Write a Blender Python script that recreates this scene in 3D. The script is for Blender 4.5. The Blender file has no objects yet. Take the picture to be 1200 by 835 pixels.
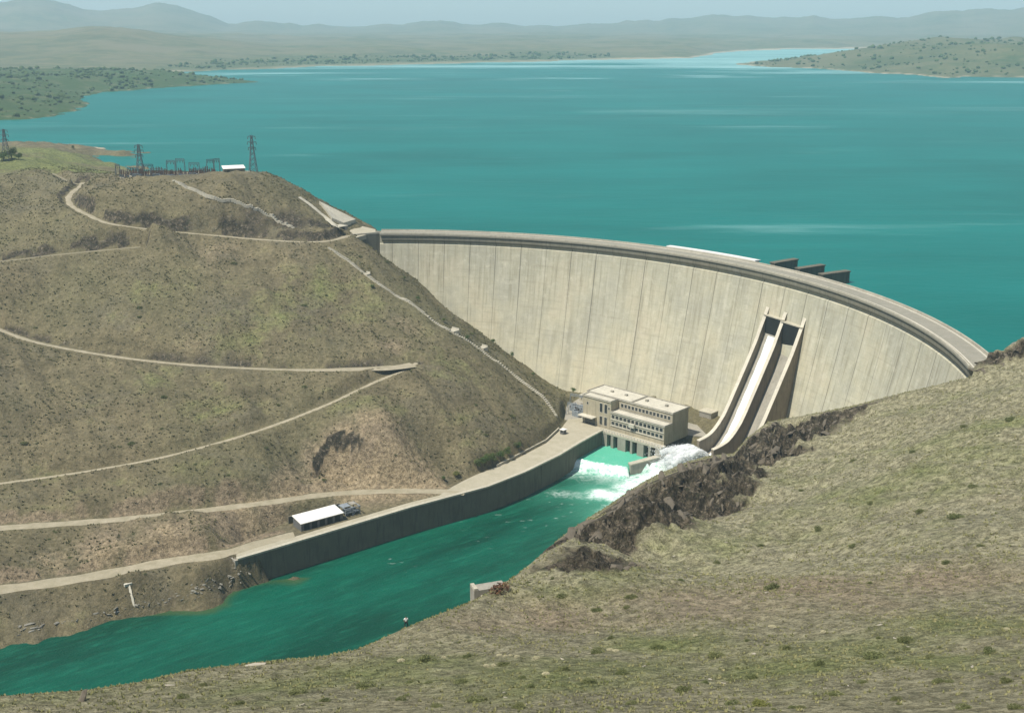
import bpy, math, random
import numpy as np
from mathutils import Vector
random.seed(7); RNG = np.random.default_rng(11)
sc = bpy.context.scene; COL = sc.collection

# ------------------------------------------------------------------ camera, sky, sun, exposure
CAM_H = 125.0; FPX = 1400.0; PITCH = math.radians(15.85)
cam = bpy.data.cameras.new('camera'); cam_o = bpy.data.objects.new('camera', cam); COL.objects.link(cam_o)
cam_o.location = (0, 0, CAM_H); cam_o.rotation_euler = (math.pi/2 - PITCH, 0, 0)
cam.sensor_width = 36; cam.lens = 36*FPX/1200; cam.clip_start = 0.5; cam.clip_end = 60000
sc.camera = cam_o
SUN_EL = math.radians(61); SUN_DIR = Vector((-0.76, -0.5, 0)).normalized()*math.cos(SUN_EL) + Vector((0, 0, math.sin(SUN_EL)))
world = bpy.data.worlds.new('World'); sc.world = world; world.use_nodes = True
wn = world.node_tree.nodes; wl = world.node_tree.links
sky = wn.new('ShaderNodeTexSky'); sky.sky_type = 'NISHITA'; sky.sun_disc = False
sky.sun_elevation = SUN_EL; sky.sun_rotation = math.atan2(SUN_DIR.x, SUN_DIR.y)
sky.dust_density = 2.0; sky.altitude = 1500
bg = wn['Background']; bg.inputs[1].default_value = 0.10; wl.new(sky.outputs[0], bg.inputs[0])
sun = bpy.data.lights.new('sun', 'SUN'); sun.energy = 4.7; sun.angle = math.radians(0.53); sun.color = (1, 0.945, 0.83)
sun_o = bpy.data.objects.new('sun', sun); COL.objects.link(sun_o)
sun_o.rotation_euler = SUN_DIR.to_track_quat('Z', 'Y').to_euler(); sun_o.location = SUN_DIR*3000
sc.view_settings.view_transform = 'Standard'; sc.view_settings.look = 'None'
sc.view_settings.exposure = 0.36; sc.view_settings.gamma = 1.0; sc.view_settings.use_curve_mapping = False
sc.render.engine = 'CYCLES'; sc.cycles.max_bounces = 6; sc.cycles.volume_bounces = 1
sc.cycles.transparent_max_bounces = 24

# ------------------------------------------------------------------ survey helpers
ct, st = math.cos(PITCH), math.sin(PITCH)
def ray(px, py):
    u = (px-600)/FPX; v = (417.5-py)/FPX
    return np.array([u, ct+v*st, v*ct-st])
def at(px, py, z):
    r = ray(px, py); t = (z-CAM_H)/r[2]
    return np.array([r[0]*t, r[1]*t, z])
def atd(px, py, t):
    r = ray(px, py); return r*t+np.array([0, 0, CAM_H])
DC = np.array([-74.0, 443.0])                    # centre of the dam's arch
def r_face(z): return 241.0 - 17.0*np.clip((2-np.asarray(z, float))/76, 0, 2)**1.15
def on_dam(px, py):                              # where a sight line meets the downstream face
    r = ray(px, py)
    for t in np.arange(380, 900, 0.5):
        p = r*t; z = CAM_H+p[2]
        if p[1] > 420 and np.hypot(p[0]-DC[0], p[1]-DC[1]) > r_face(z): return np.array([p[0], p[1], z])
def arc(R, deg, z=0): a = math.radians(deg); return np.array([DC[0]+R*math.cos(a), DC[1]+R*math.sin(a), z])

_perm = RNG.permutation(512); _ga = RNG.random(512)*2*np.pi
_gx, _gy = np.cos(_ga), np.sin(_ga)
def perlin(x, y):
    xi = np.floor(x).astype(np.int64); yi = np.floor(y).astype(np.int64); xf = x-xi; yf = y-yi
    def g(ix, iy, fx, fy):
        h = _perm[(_perm[ix & 511]+iy) & 511]; return _gx[h]*fx+_gy[h]*fy
    u = xf*xf*xf*(xf*(xf*6-15)+10); v = yf*yf*yf*(yf*(yf*6-15)+10)
    a = g(xi, yi, xf, yf); b = g(xi+1, yi, xf-1, yf); c = g(xi, yi+1, xf, yf-1); d = g(xi+1, yi+1, xf-1, yf-1)
    return (a+(b-a)*u)+((c+(d-c)*u)-(a+(b-a)*u))*v
def fbm(x, y, scale, octv=4, gain=0.5, off=0):
    s = 0; a = 1.0; f = 1.0/scale
    for k in range(octv): s = s+a*perlin(x*f+17.3*k+off, y*f-9.1*k+off); a *= gain; f *= 2.03
    return s
def ridged(x, y, scale, octv=4, off=0):
    s = 0; a = 1.0; f = 1.0/scale
    for k in range(octv): s = s+a*(1-2.2*np.abs(perlin(x*f+7.7*k+off, y*f+3.1*k))); a *= 0.55; f *= 2.1
    return s
def smooth(e0, e1, x): t = np.clip((x-e0)/(e1-e0), 0, 1); return t*t*(3-2*t)

# ------------------------------------------------------------------ roads (surveyed centre lines)
ROADS = {
 'upper_road': dict(w=1.7, pts=[(97,214,24.2),(93,219,23.6),(85,225,22.6),(80,232,21.3),(84,241,19.6),(104,252,17.5),(130,262,15),(190,270,11),(245,275,8),(300,280,6.2),(350,283,5.2),(385,282,5),(408,276,5)]),
 'middle_road': dict(w=1.5, pts=[(-90,350,-19),(0,386,-27),(40,400,-30),(100,412,-33),(170,422,-35.5),(250,429,-37),(350,433,-38),(420,432,-38),(462,430,-38),(484,427,-38)]),
 'slanting_road': dict(w=1.3, pts=[(488,425,-38),(470,435,-39.5),(440,447,-42),(380,475,-47),(300,505,-52),(200,533,-57),(100,552,-61),(0,566,-64),(-90,578,-66)]),
 'lower_road': dict(w=2.7, pts=[(-90,624,-67.5),(0,618,-68),(150,607,-69),(300,590,-71),(380,579,-72.5),(450,575,-73.4),(505,575,-74),(545,577,-74)]),
 'riverside_road': dict(w=3.6, pts=[(-90,700,-75),(0,690,-75),(100,676,-75),(200,657,-74.5),(262,648,-74.1),(330,630,-74),(345,627,-74)]),
 'grassy_track': dict(w=1.6, pts=[(-60,309,-3),(0,306,-1),(60,299,1),(120,293,2.5),(165,289,4)]),
 'footpath': dict(w=.7, pts=[(62,203,24.5),(72,208,24.2),(82,213,24.2),(93,216,24)]),
}
RAW = [(c[0], c[1]) for c in []]
# ------------------------------------------------------------------ terrain control points
CP = []
for rd in ROADS.values():
    for p in rd['pts']: CP.append(at(*p))
for p in [(110,232,25.5),(180,232,26),(180,255,19),(250,255,17),(250,232,27),(320,255,15),(320,232,24),(365,268,9),(150,207,30),(190,207,30.5),(230,206,31),(280,205,31.5),(300,203,32),
          (318,207,30),(335,218,25.5),(350,227,20),(375,243,12),(418,263,5.2),(395,268,6),
          (0,280,5),(0,240,15),(40,222,20),(40,250,16),(0,205,23),(10,186,24),(60,190,17),(60,176,9),(100,184,8),(95,173,3),(124,176,2.5),(136,181,1.5),(128,190,-5),(130,198,-4),(165,188,-12),(104,200,11),(112,209,19),(140,200,-5),(150,199,-4),(40,170,3),(15,170,8),
          (-120,240,25),(-120,300,10),(-200,450,-25),(-150,560,-60),
          (100,340,-13),(100,460,-43),(100,510,-53),(200,340,-11),(200,380,-23),(200,470,-45),(300,320,-7),(300,380,-24),(300,450,-42),(300,545,-60),(200,575,-64),(100,590,-65),(400,350,-18),(400,400,-31),(440,400,-32),
          (400,505,-53),(430,520,-56),(370,560,-70),(420,560,-70.5),(460,550,-66),(480,500,-54),(500,470,-47),(540,530,-66),(520,545,-70.5),(560,480,-55),(600,500,-63),(630,500,-69),(560,440,-46),(450,360,-22),
          (385,290,1),(440,330,-12),(500,370,-27),(530,390,-35),(560,408,-42),(600,438,-54),(640,470,-66),(655,492,-73),
          (520,570,-74),(560,556,-74),(600,541,-74),(640,521,-74),(655,506,-74),
          (150,635,-71.5),(250,620,-72),(50,655,-73),(150,690,-77),(0,708,-77.5),(250,672,-77),
          (282,668,-81),(288,677,-85),(300,668,-85.4),(322,664,-88),(340,660,-91),(275,684,-86),(318,675,-88),(0,752,-86),(100,735,-86),(200,712,-86),(262,693,-86),(0,775,-93),(150,750,-94),(280,715,-94),(370,680,-94),(450,655,-94),(560,620,-94),(640,590,-94),(700,560,-94),(740,575,-94),(640,640,-94),(500,690,-94),(330,735,-94)]:
    CP.append(at(*p))
for px, py in [(445,300),(470,322),(500,346),(530,370),(560,392),(600,421),(635,446),(662,463)]:
    p = on_dam(px, py); CP.append(p); q = p.copy(); q[:2] += (p[:2]-DC)*0.04; q[2] -= 3; CP.append(q)
CP += [np.array(p, float) for p in [(45,612,-74),(70,596,-74),(95,575,-74),(105,585,-74),(60,605,-74),(30,612,-74),(36,590,-74),(98,560,-75),(95,545,-88),(85,520,-92)]]
# river continuing out of frame, reservoir bed, ground round the viewpoint
CP += [np.array(p, float) for p in [(-260,330,-93),(-350,270,-93),(-230,310,-93),(-260,380,-80),(-360,320,-80),(-300,420,-62),
    (-40,770,-20),(-90,780,-10),(20,760,-50),(60,720,-60),(120,690,-60),(180,620,-60),(230,560,-50),(225,500,-30),(0,900,-60),(-150,900,-15),(-150,980,-30),(-60,1000,-60),(-250,960,-8),(200,800,-60),(400,700,-60),(100,1100,-60),(-200,1150,-30),(300,1100,-60),(-350,1200,-18),(-450,1000,14),(-520,1150,4),(-600,1300,-14),(0,1400,-60),(300,1400,-60),(-250,1330,-30),(-750,1300,-10),(-330,1200,-14),(-280,1120,-12),
    (202,459,-0.5),(206,480,-10),(260,480,5),(290,540,-8),(400,440,40),(600,500,60),(600,300,110),(450,250,100),
    (0,0,122.6),(60,0,130),(-60,0,116),(0,-60,150),(120,-60,170),(-120,-60,132),(0,30,98),(40,30,104),(-40,30,92),(0,60,82),(160,60,104),(-120,60,56),(-200,130,-5),(-260,220,-70),(250,150,90),(220,0,150),(300,-100,190),(-300,0,30),(-300,-150,80)]]
SIL = [(0,815,150),(100,808,156),(160,799,162),(220,785,170),(300,776,178),(380,768,185),(420,760,188),(447,748,190),(475,735,192),(520,717,205),(548,706,214),(600,677,236),(613,667,248),(626,656,262),(640,643,282),(655,631,305),(672,618,328),(688,607,350),(702,599,366),(720,587,384),(740,573,402),(756,563,414),(772,555,425),(800,543,440),(828,534,450),(860,531,455),(875,513,456),(900,494,455),(945,486,446),(1000,475,440),(1050,462,434),(1100,450,428),(1140,441,420)]
for px, py, t in SIL:
    p = atd(px, py, t); CP.append(p)
    rr = ray(px, py); h = np.array([rr[0], rr[1]]); h /= np.hypot(*h)
    drop = 0.80
    for dd in (22, 60):
        if px > 850 and dd > 30: continue
        z = p[2]-drop*dd-(4 if dd < 30 else 8)
        CP.append(np.array([p[0]+h[0]*dd, p[1]+h[1]*dd, max(z, -93)]))
for p in [(1165,418,424),(1200,404,428),(1200,420,415),(1200,460,370),(1200,500,330),(1200,600,250),(1200,700,185),(1200,740,160),(1200,835,100),
          (1100,470,405),(1100,550,300),(1100,640,230),(1100,735,165),(1100,835,102),(1000,500,405),(1000,560,330),(1000,650,250),(1000,738,172),(1000,835,106),
          (900,510,430),(900,560,370),(900,650,275),(900,740,178),(900,835,108),(800,560,412),(800,620,325),(800,690,250),(800,742,182),(800,835,110),
          (700,622,345),(700,670,275),(700,745,185),(700,835,112),(600,692,222),(600,720,200),(600,757,175),(600,835,115),
          (480,747,183),(480,835,120),(300,792,160),(300,835,128),(100,822,146),(0,835,135),(1300,835,95),(1300,600,240),(1300,450,400)]:
    CP.append(atd(*p))
CP = np.array(CP)
keep = []                                        # drop near duplicates
for i, p in enumerate(CP):
    if all(np.hypot(*(p[:2]-CP[j][:2])) > 3.0 for j in keep): keep.append(i)
CP = CP[keep]
CSM = 9.0
def kern(d2): return np.sqrt(d2+CSM**2)
D2 = ((CP[:, None, :2]-CP[None, :, :2])**2).sum(-1)
n = len(CP); A = np.zeros((n+3, n+3)); A[:n, :n] = kern(D2)-np.eye(n)*0.9
A[:n, n] = 1; A[:n, n+1] = CP[:, 0]/500; A[:n, n+2] = CP[:, 1]/500; A[n:, :n] = A[:n, n:].T
RBF = np.linalg.solve(A, np.r_[CP[:, 2], 0, 0, 0])
def rbf(x, y):
    x = x.ravel(); y = y.ravel(); out = np.empty_like(x)
    for i in range(0, len(x), 40000):
        xs, ys = x[i:i+40000], y[i:i+40000]
        k = kern((xs[:, None]-CP[:, 0])**2+(ys[:, None]-CP[:, 1])**2)
        out[i:i+40000] = k@RBF[:n]+RBF[n]+RBF[n+1]*xs/500+RBF[n+2]*ys/500
    return out

# ------------------------------------------------------------------ far land (shore line by bearing)
def in_poly(x, y, P):
    c = np.zeros(x.shape, bool); j = len(P)-1
    for i in range(len(P)):
        xi, yi = P[i][:2]; xj, yj = P[j][:2]
        m = ((yi > y) != (yj > y)) & (x < (xj-xi)*(y-yi)/((yj-yi) or 1e-9)+xi); c ^= m; j = i
    return c
def poly_dist(x, y, P, closed=True):
    d = np.full(x.shape, 1e9); m = len(P)
    for i in range(m if closed else m-1):
        a = np.array(P[i][:2]); b = np.array(P[(i+1) % m][:2]); ab = b-a
        t = np.clip(((x-a[0])*ab[0]+(y-a[1])*ab[1])/max(ab@ab, 1e-9), 0, 1)
        d = np.minimum(d, np.hypot(x-a[0]-t*ab[0], y-a[1]-t*ab[1]))
    return d
SH = [(-700,92),(-300,88),(0,86),(150,85),(237,84.5),(300,81),(400,78),(500,75),(600,73),(700,71),(760,70),(806,68.8),(832,64),(860,60.5),(900,58.5),(1000,57),(1300,60),(1900,70)]
sh_a = np.array([math.atan2(ray(a, b)[0], ray(a, b)[1]) for a, b in SH]); sh_r = np.array([np.hypot(*at(a, b, 0)[:2]) for a, b in SH])
PENIN = [at(*p, 0) for p in [(-300,150),(-60,146),(0,141),(45,139),(66,137),(84,131),(112,125),(92,120),(104,113),(128,107),(170,105),(215,102),(262,98.5),(300,96.5),(262,93),(236,89.5),(150,87),(0,88),(-300,92)]]
HEAD = [at(*p, 0) for p in [(868,75.5),(905,79),(950,80.5),(990,83),(1040,86.5),(1080,88),(1112,93),(1130,90),(1170,91),(1205,91.5),(1600,96),(1900,80),(1300,62),(1100,62),(960,66),(890,72)]]
def far_z(x, y):
    r = np.hypot(x, y); a = np.arctan2(x, y)
    z = np.full(x.shape, -18.0)
    jit = 1+0.03*fbm(x, y, 260, 3)
    s = r*jit-np.interp(a, sh_a, sh_r)                       # metres inland
    s = s+fbm(x, y, 500, 3, off=5)*60
    hill = np.clip(s, 0, 900)*0.014+np.clip(s-300, 0, 2500)*0.004
    left = smooth(-0.14, -0.36, a)
    hill = hill+smooth(100, 900, s)*(fbm(x, y, 420, 5, off=8)*13+np.abs(fbm(x, y, 900, 4, off=3))*16)+left*smooth(300, 1600, s)*26
    def range_(F, wid, tab, rough):
        ba = np.array([math.atan2(ray(p, 60)[0], ray(p, 60)[1]) for p, _ in tab]); top = np.array([CAM_H+(19.9-t_)*F/FPX for _, t_ in tab])
        hh = np.interp(a, ba, top)+fbm(a*F, a*0+F, 420, 5, off=F/1000)*rough*1.1
        q = (r*(1+.05*fbm(x, y, 1500, 3, off=2))-F)/wid
        return hh*np.exp(-q*q)*(1+.10*ridged(x, y, 700, 5, off=F/700))
    hill = np.maximum(hill, range_(4700, 900, [(-500,40),(-100,38),(0,38),(60,36),(110,33),(170,37),(230,43),(300,50),(400,57),(560,60),(640,57),(700,61),(800,63),(1000,63),(1500,60)], 9))
    hill = np.maximum(hill, range_(6600, 900, [(-500,34),(300,46),(420,44),(560,47),(660,44),(730,41),(770,43),(860,47),(980,48),(1080,44),(1200,40),(1500,40)], 16))
    hill = np.maximum(hill, range_(9800, 1500, [(-600,6),(-100,5),(0,8),(45,7),(80,13),(120,17),(160,14),(192,10),(230,17),(270,28),(310,27),(345,29),(420,31),(520,27),(620,30),(720,28),(800,24),(880,20),(960,24),(1060,21),(1140,15),(1200,14),(1700,10)], 30))
    z = np.where(s > 0, np.maximum(hill, 0.4+0.01*np.clip(s, 0, 100)), np.maximum(-18, s*0.2-0.5))
    for P, hh, wd in ((PENIN, 17, 170), (HEAD, 46, 420)):
        ins = in_poly(x, y, P); d = poly_dist(x, y, P); wob = fbm(x, y, 140, 4, off=4)
        sd = np.where(ins, d, -d)+wob*34+fbm(x, y, 45, 3, off=17)*14
        hz = 0.6+hh*smooth(0, wd, sd)*(1+0.5*fbm(x, y, 330, 4, off=6))+np.clip(sd, 0, 12)*0.12
        z = np.maximum(z, np.where(sd > 0, hz, np.maximum(-18, sd*0.2-0.3)))
    return z

# ------------------------------------------------------------------ engineered outlines
PE = np.array([73.4, 544.0]); PL = np.array([-0.735, 0.678]); PD = np.array([0.678, 0.735])
def ph(l, d, z=None):
    p = PE+PL*l+PD*d
    return p if z is None else np.array([p[0], p[1], z])
DECK = -74.0; TW = -86.0
WALL = [at(*p, DECK)[:2] for p in [(277,654),(320,641.5),(400,617.5),(480,593.5),(570,569.5),(612,553),(653,533),(676,519)]]+[ph(36, -4)]
RIVER_CUT = [at(300, 647.3, DECK)[:2], WALL[1]]+WALL[2:]+[ph(-3.6, -4), ph(-3.6, 10), ph(-9, 12), np.array([88, 520.0]), np.array([60, 505.0]), np.array([30, 500.0]), np.array([-10, 470.0]), np.array([-60, 432.0])]
DECKP = WALL+[ph(36, 0), ph(51, 0), ph(50, 8), np.array([29, 583.0])]+[at(*p, DECK)[:2] for p in [(655,505),(640,519),(600,540),(560,555),(545,562),(520,570),(470,583),(410,588),(352,604),(300,628),(268,640)]]
YARD = [np.array(p) for p in [(27.0, 582.0), (29, 604), (38, 621), (52, 612), (94, 574), (97, 556), ph(0, 20), ph(53, 20), ph(53, 0)]]
PAVE = WALL+[ph(36, 0), ph(51, 0), ph(52, 8), np.array([29, 583.0])]+[at(*p, DECK)[:2] for p in [(655,505),(640,519),(600,540),(560,555),(545,562),(530,570),(515,580),(480,588.5),(400,612),(340,630),(300,641.5),(277,649)]]
PAD = [at(*p, 30.5)[:2] for p in [(140,209),(150,210),(190,211),(235,211),(280,207),(300,204)]]+[at(*p, 30.5)[:2] for p in [(292,201),(240,202),(180,204),(144,205.5)]]

# ------------------------------------------------------------------ the terrain itself (polar mesh, finer near the viewpoint)
AZ = np.radians(np.concatenate([np.linspace(-180, -38, 60)[:-1], np.linspace(-38, 38, 860), np.linspace(38, 180, 60)[1:]]))
RR = np.concatenate([np.linspace(0.5, 40, 40)[:-1], np.geomspace(40, 1500, 1000), np.geomspace(1500, 13500, 230)[1:]])
GX = np.sin(AZ)[:, None]*RR; GY = np.cos(AZ)[:, None]*RR
shape = GX.shape; X = GX.ravel(); Y = GY.ravel(); R_ = np.hypot(X, Y); AZV = np.arctan2(X, Y)
near = R_ < 1600
Z = np.full(X.shape, 0.0)
Z[near] = rbf(X[near], Y[near])
front = (np.abs(AZV) < math.radians(60)) & (R_ > 1000)
FZ = np.full(X.shape, 30.0); FZ[front] = far_z(X[front], Y[front])
wfar = smooth(1330, 1500, R_)
Z = np.where(R_ > 1330, Z*(1-wfar)+FZ*wfar, Z)
behind = np.abs(AZV) > math.radians(60)
Z = np.where(behind, np.clip(Z, -90, 260), Z)
def grid_sample(F, x, y):
    x = np.atleast_1d(np.asarray(x, float)); y = np.atleast_1d(np.asarray(y, float))
    a = np.arctan2(x, y); r = np.hypot(x, y)
    ia = np.clip(np.searchsorted(AZ, a)-1, 0, len(AZ)-2); ir = np.clip(np.searchsorted(RR, r)-1, 0, len(RR)-2)
    ta = np.clip((a-AZ[ia])/(AZ[ia+1]-AZ[ia]), 0, 1); tr = np.clip((r-RR[ir])/(RR[ir+1]-RR[ir]), 0, 1)
    return F[ia, ir]*(1-ta)*(1-tr)+F[ia+1, ir]*ta*(1-tr)+F[ia, ir+1]*(1-ta)*tr+F[ia+1, ir+1]*ta*tr
def hit_on(F, px, py):
    r = ray(px, py); a = math.atan2(r[0], r[1]); sl = r[2]/math.hypot(r[0], r[1])
    rs = np.concatenate([np.arange(45, 700, 0.4), np.arange(700, 1300, 1.0), np.geomspace(1300, 13000, 600)])
    z = grid_sample(F, np.sin(a)*rs, np.cos(a)*rs); k = np.argmax(z > CAM_H+sl*rs)
    q = rs[k]; return np.array([math.sin(a)*q, math.cos(a)*q, z[k]])
# crest of the right-hand ridge, held to the survey
SIL = sorted(SIL); silr = np.array([np.hypot(*atd(*q)[:2]) for q in SIL]); silraw = [ray(q[0], q[1]) for q in SIL]
silaz = np.array([math.atan2(r[0], r[1]) for r in silraw]); silsl = np.array([r[2]/math.hypot(r[0], r[1]) for r in silraw])
RI = np.where((AZV > silaz[0]-.03) & (AZV < silaz[-1]) & (R_ > 70) & (R_ < 520) & ((Y < 440) | (X > 20)) & (R_ < np.interp(AZV, silaz, silr)+85))[0]
def shape_ridge(Z, k):
    Z = Z.copy(); a = AZV[RI]; r = R_[RI]; rr = np.interp(a, silaz, silr); sl = np.interp(a, silaz, silsl); dr = r-rr
    for it in range(3):
        cap = CAM_H+sl*r-np.where(dr < 0, -dr*.03, dr*.16); over = np.maximum(Z[RI]-cap, 0); Z[RI] -= over*k
        F_ = Z.reshape(shape); de = []
        for az_, s_, q_ in zip(silaz, silsl, silr):
            q = np.arange(q_-14, q_+10, .6); de.append(max(0, -((grid_sample(F_, np.sin(az_)*q, np.cos(az_)*q)-CAM_H)/q-s_).max()*q_))
        Z[RI] += np.interp(a, silaz, de)*np.exp(-(dr/np.where(dr < 0, 22, 11))**2)
    cap = CAM_H+sl*r-np.where(dr < 0, -dr*.03, dr*.16); over = np.maximum(Z[RI]-cap, 0); Z[RI] -= over*k
    return Z
Z = shape_ridge(Z, 1.0)
ZG0 = Z.reshape(shape).copy()

# masks in world space: dark rock with the scarp's painted shade, bare reddish earth, grass
def blob_mask(blobs):
    m = np.zeros(X.shape)
    for px, py, rad, s in blobs:
        p = hit_on(ZG0, px, py); d2 = (X-p[0])**2+(Y-p[1])**2; m = np.maximum(m, s*np.exp(-d2/(rad*rad)))
    return m
ROCKB = [(650,665,7,.9),(668,655,8,1),(690,640,10,1),(715,628,10,1),(745,610,12,1),(745,590,9,.9),(780,590,13,1),(785,565,10,1),(815,570,12,1),(815,545,10,1),(845,553,12,1),(850,530,10,1),(880,530,13,1),(890,510,10,1),(915,515,12,1),(940,500,12,1),(968,492,9,.8),(1000,484,6,.7),(1040,472,6,.8),(1145,430,6,1),(1160,428,6,1),(1185,418,6,1),(1200,412,6,1),(700,655,6,.8),(630,672,4,.7),(1187,490,3,.8),(300,262,14,.7),(340,262,14,.9),(370,266,9,1),(280,266,10,.6),(385,268,5,.9),(250,688,9,.5),(275,680,7,.6),(150,705,6,.4),(50,735,7,.5),(200,707,6,.5)]
REDB = [(440,548,20,1.2),(480,560,13,1.1),(400,548,14,1.1),(400,530,12,1),(430,545,14,1),(460,555,13,.9),(370,545,9,.8),(350,560,10,.6),(490,555,9,.7),(200,630,16,.8),(270,615,15,.9),(320,605,10,.9),(120,640,15,.7),(150,620,14,.5),(470,385,12,.55),(460,410,10,.6),(260,305,22,.4),(230,410,15,.4),(350,300,20,.3),(300,262,10,.5),(1180,600,14,.35),(1100,690,18,.7),(950,700,18,.75),(800,715,16,.75),(650,730,12,.7),(560,735,9,.65),(1000,715,14,.6),(1190,680,14,.5),(870,710,14,.6),(1195,745,8,.4),(480,825,10,.3),(1050,440+25,6,.4)]
GRNB = [(60,200,50,1.2),(30,190,50,1.1),(90,190,45,1.0),(50,180,45,1.1),(380,350,26,.7),(330,370,26,.65),(280,400,25,.6),(180,345,22,.45),(430,360,18,.5),(250,480,22,.6),(180,460,22,.5),(420,470,18,.55),(520,430,18,.6),(100,580,16,.3),(230,560,14,.5),(60,560,16,.4),(560,500,18,.3),(450,490,18,.5),(620,800,16,.75),(450,790,14,.85),(750,790,16,.75),(900,790,14,.7),(1100,780,14,.7),(1000,760,14,.75),(780,760,12,.8),(300,815,12,.7),(1150,740,14,.75),(1100,560,30,.5),(1000,590,30,.55),(1150,520,30,.5),(950,560,25,.45),(850,640,25,.5),(700,690,18,.5),(1050,640,20,.4),(930,640,20,.45),(1100,480,20,.35),(100,820,10,.5)]
ROCKB = ROCKB[19:] if False else ROCKB
STRIP = [hit_on(ZG0, *p)[:2] for p in [(634,664),(655,640),(690,614),(722,592),(752,572),(782,556),(806,546),(834,538),(872,521),(905,499),(948,491),(1002,480),(1052,467),(1048,476),(985,498),(960,520),(925,548),(880,578),(838,596),(800,614),(765,634),(725,660),(690,678),(655,684)]]
SCARB = [(430,548,20,1),(475,558,15,1),(392,556,13,.9),(340,576,9,.8),(300,590,8,.6),(505,563,10,.9),(455,538,12,.9),(200,632,9,.8),(250,620,9,.8),(285,612,8,.9),(325,600,8,.9),(120,650,9,.7),(60,660,8,.6),(160,645,8,.7)]
M_SCAR = blob_mask(SCARB)*smooth(-.45, .25, fbm(X, Y, 11, 4, off=51)+.12)
M_ROCK_SHADE = blob_mask(ROCKB); M_RED = blob_mask(REDB); M_GRN = blob_mask(GRNB)
ii_ = np.where((X > 0) & (X < 160) & (Y > 150) & (Y < 520))[0]; sdm = poly_dist(X[ii_], Y[ii_], STRIP)*np.where(in_poly(X[ii_], Y[ii_], STRIP), 1, -1)
M_ROCK_SHADE[ii_] = np.maximum(M_ROCK_SHADE[ii_]*.6, smooth(-6, 6, sdm+fbm(X[ii_], Y[ii_], 24, 4)*17)*smooth(-.8, -.35, fbm(X[ii_]*.9+Y[ii_]*.3, Y[ii_], 11, 4, off=61)+.05))
nmask = near & (np.abs(AZV) < math.radians(40))
nz = fbm(X, Y, 38, 5)*np.clip(R_/400, .25, 1.3)*1.5+fbm(X, Y, 6, 3, off=9)*0.22*np.clip(R_/160, .4, 1.6)
U_ = X*.42+Y*.91; V_ = -X*.91+Y*.42
rk = ridged(U_*.32, V_, 8.5, 4)
rk2 = fbm(X, Y, 7, 4, off=12); RKM = float(rk[M_ROCK_SHADE > .5].mean())
dst = np.clip(R_/420, .45, 1.1)
isl = np.where(R_ > 800, smooth(0.5, 3.0, np.abs(Z)), 1)                        # keep the shore line calm
gl = np.where(X > (Y-330)*.35-20, ridged((X*.85+Y*.5)/1.0, (Y*.85-X*.5)*.28, 24, 4, off=41), ridged((X*.8+Y*.6), (Y*.8-X*.6)*.28, 26, 4, off=47))
nz = nz+gl*np.clip((R_-60)/250, .12, 1.0)*1.9+fbm(X, Y, 1.3, 2, off=3)*.14*smooth(260, 120, R_)
Z = Z+np.where(nmask, nz*isl*(1-0.5*M_ROCK_SHADE)+M_ROCK_SHADE*((rk-RKM)*2.4+rk2*2.8+3.6*(np.mod(V_/5.2+fbm(X, Y, 16, 3, off=21)*1.3, 1.0)-.5)+1.2*(np.mod(U_/9.0+fbm(X, Y, 12, 3, off=27)*1.1, 1.0)-.5))*dst*np.where(X > 0, 1.0, 0.6), 0)
Z = shape_ridge(Z, .85)
Zn = Z.copy()
# landslip scarp above the lower road
SC_TOP = [hit_on(ZG0, *p)[:2] for p in [(368,548),(376,534),(386,521),(400,512),(415,514),(430,524),(450,535),(474,547)]]
SC = SC_TOP+[hit_on(ZG0, *p)[:2] for p in [(470,558),(430,564),(385,566),(362,562)]]
ii_ = np.where((X > -120) & (X < -20) & (Y > 440) & (Y < 560))[0]
dT = poly_dist(X[ii_], Y[ii_], SC_TOP, False); insc = in_poly(X[ii_], Y[ii_], SC); dE = poly_dist(X[ii_], Y[ii_], SC)
Z[ii_] -= np.where(insc, 6.0*smooth(0, 1.6, dT+fbm(X[ii_], Y[ii_], 4, 2)*.5)*smooth(30, 8, dT)*smooth(0, 5, dE+1.0)*(1+.5*fbm(X[ii_], Y[ii_], 7, 3)), 0)
M_RED[ii_] = np.maximum(M_RED[ii_], np.where(insc, 1.1, 0)*smooth(.5, 3, dT)); M_GRN[ii_] *= np.where(insc, 0, 1); M_ROCK_SHADE[ii_] = np.maximum(M_ROCK_SHADE[ii_]*np.where(insc & (dT > 2.5), .15, 1), np.where(insc | (dT < .8), 1.5, 0)*smooth(1.9, .8, dT+fbm(X[ii_], Y[ii_], 5, 3)*1.3)*smooth(math.atan2(ray(436, 520)[0], ray(436, 520)[1]), math.atan2(ray(414, 520)[0], ray(414, 520)[1]), AZV[ii_]))  # dark rock tone along the scarp rim stands in for overhang shade
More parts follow.
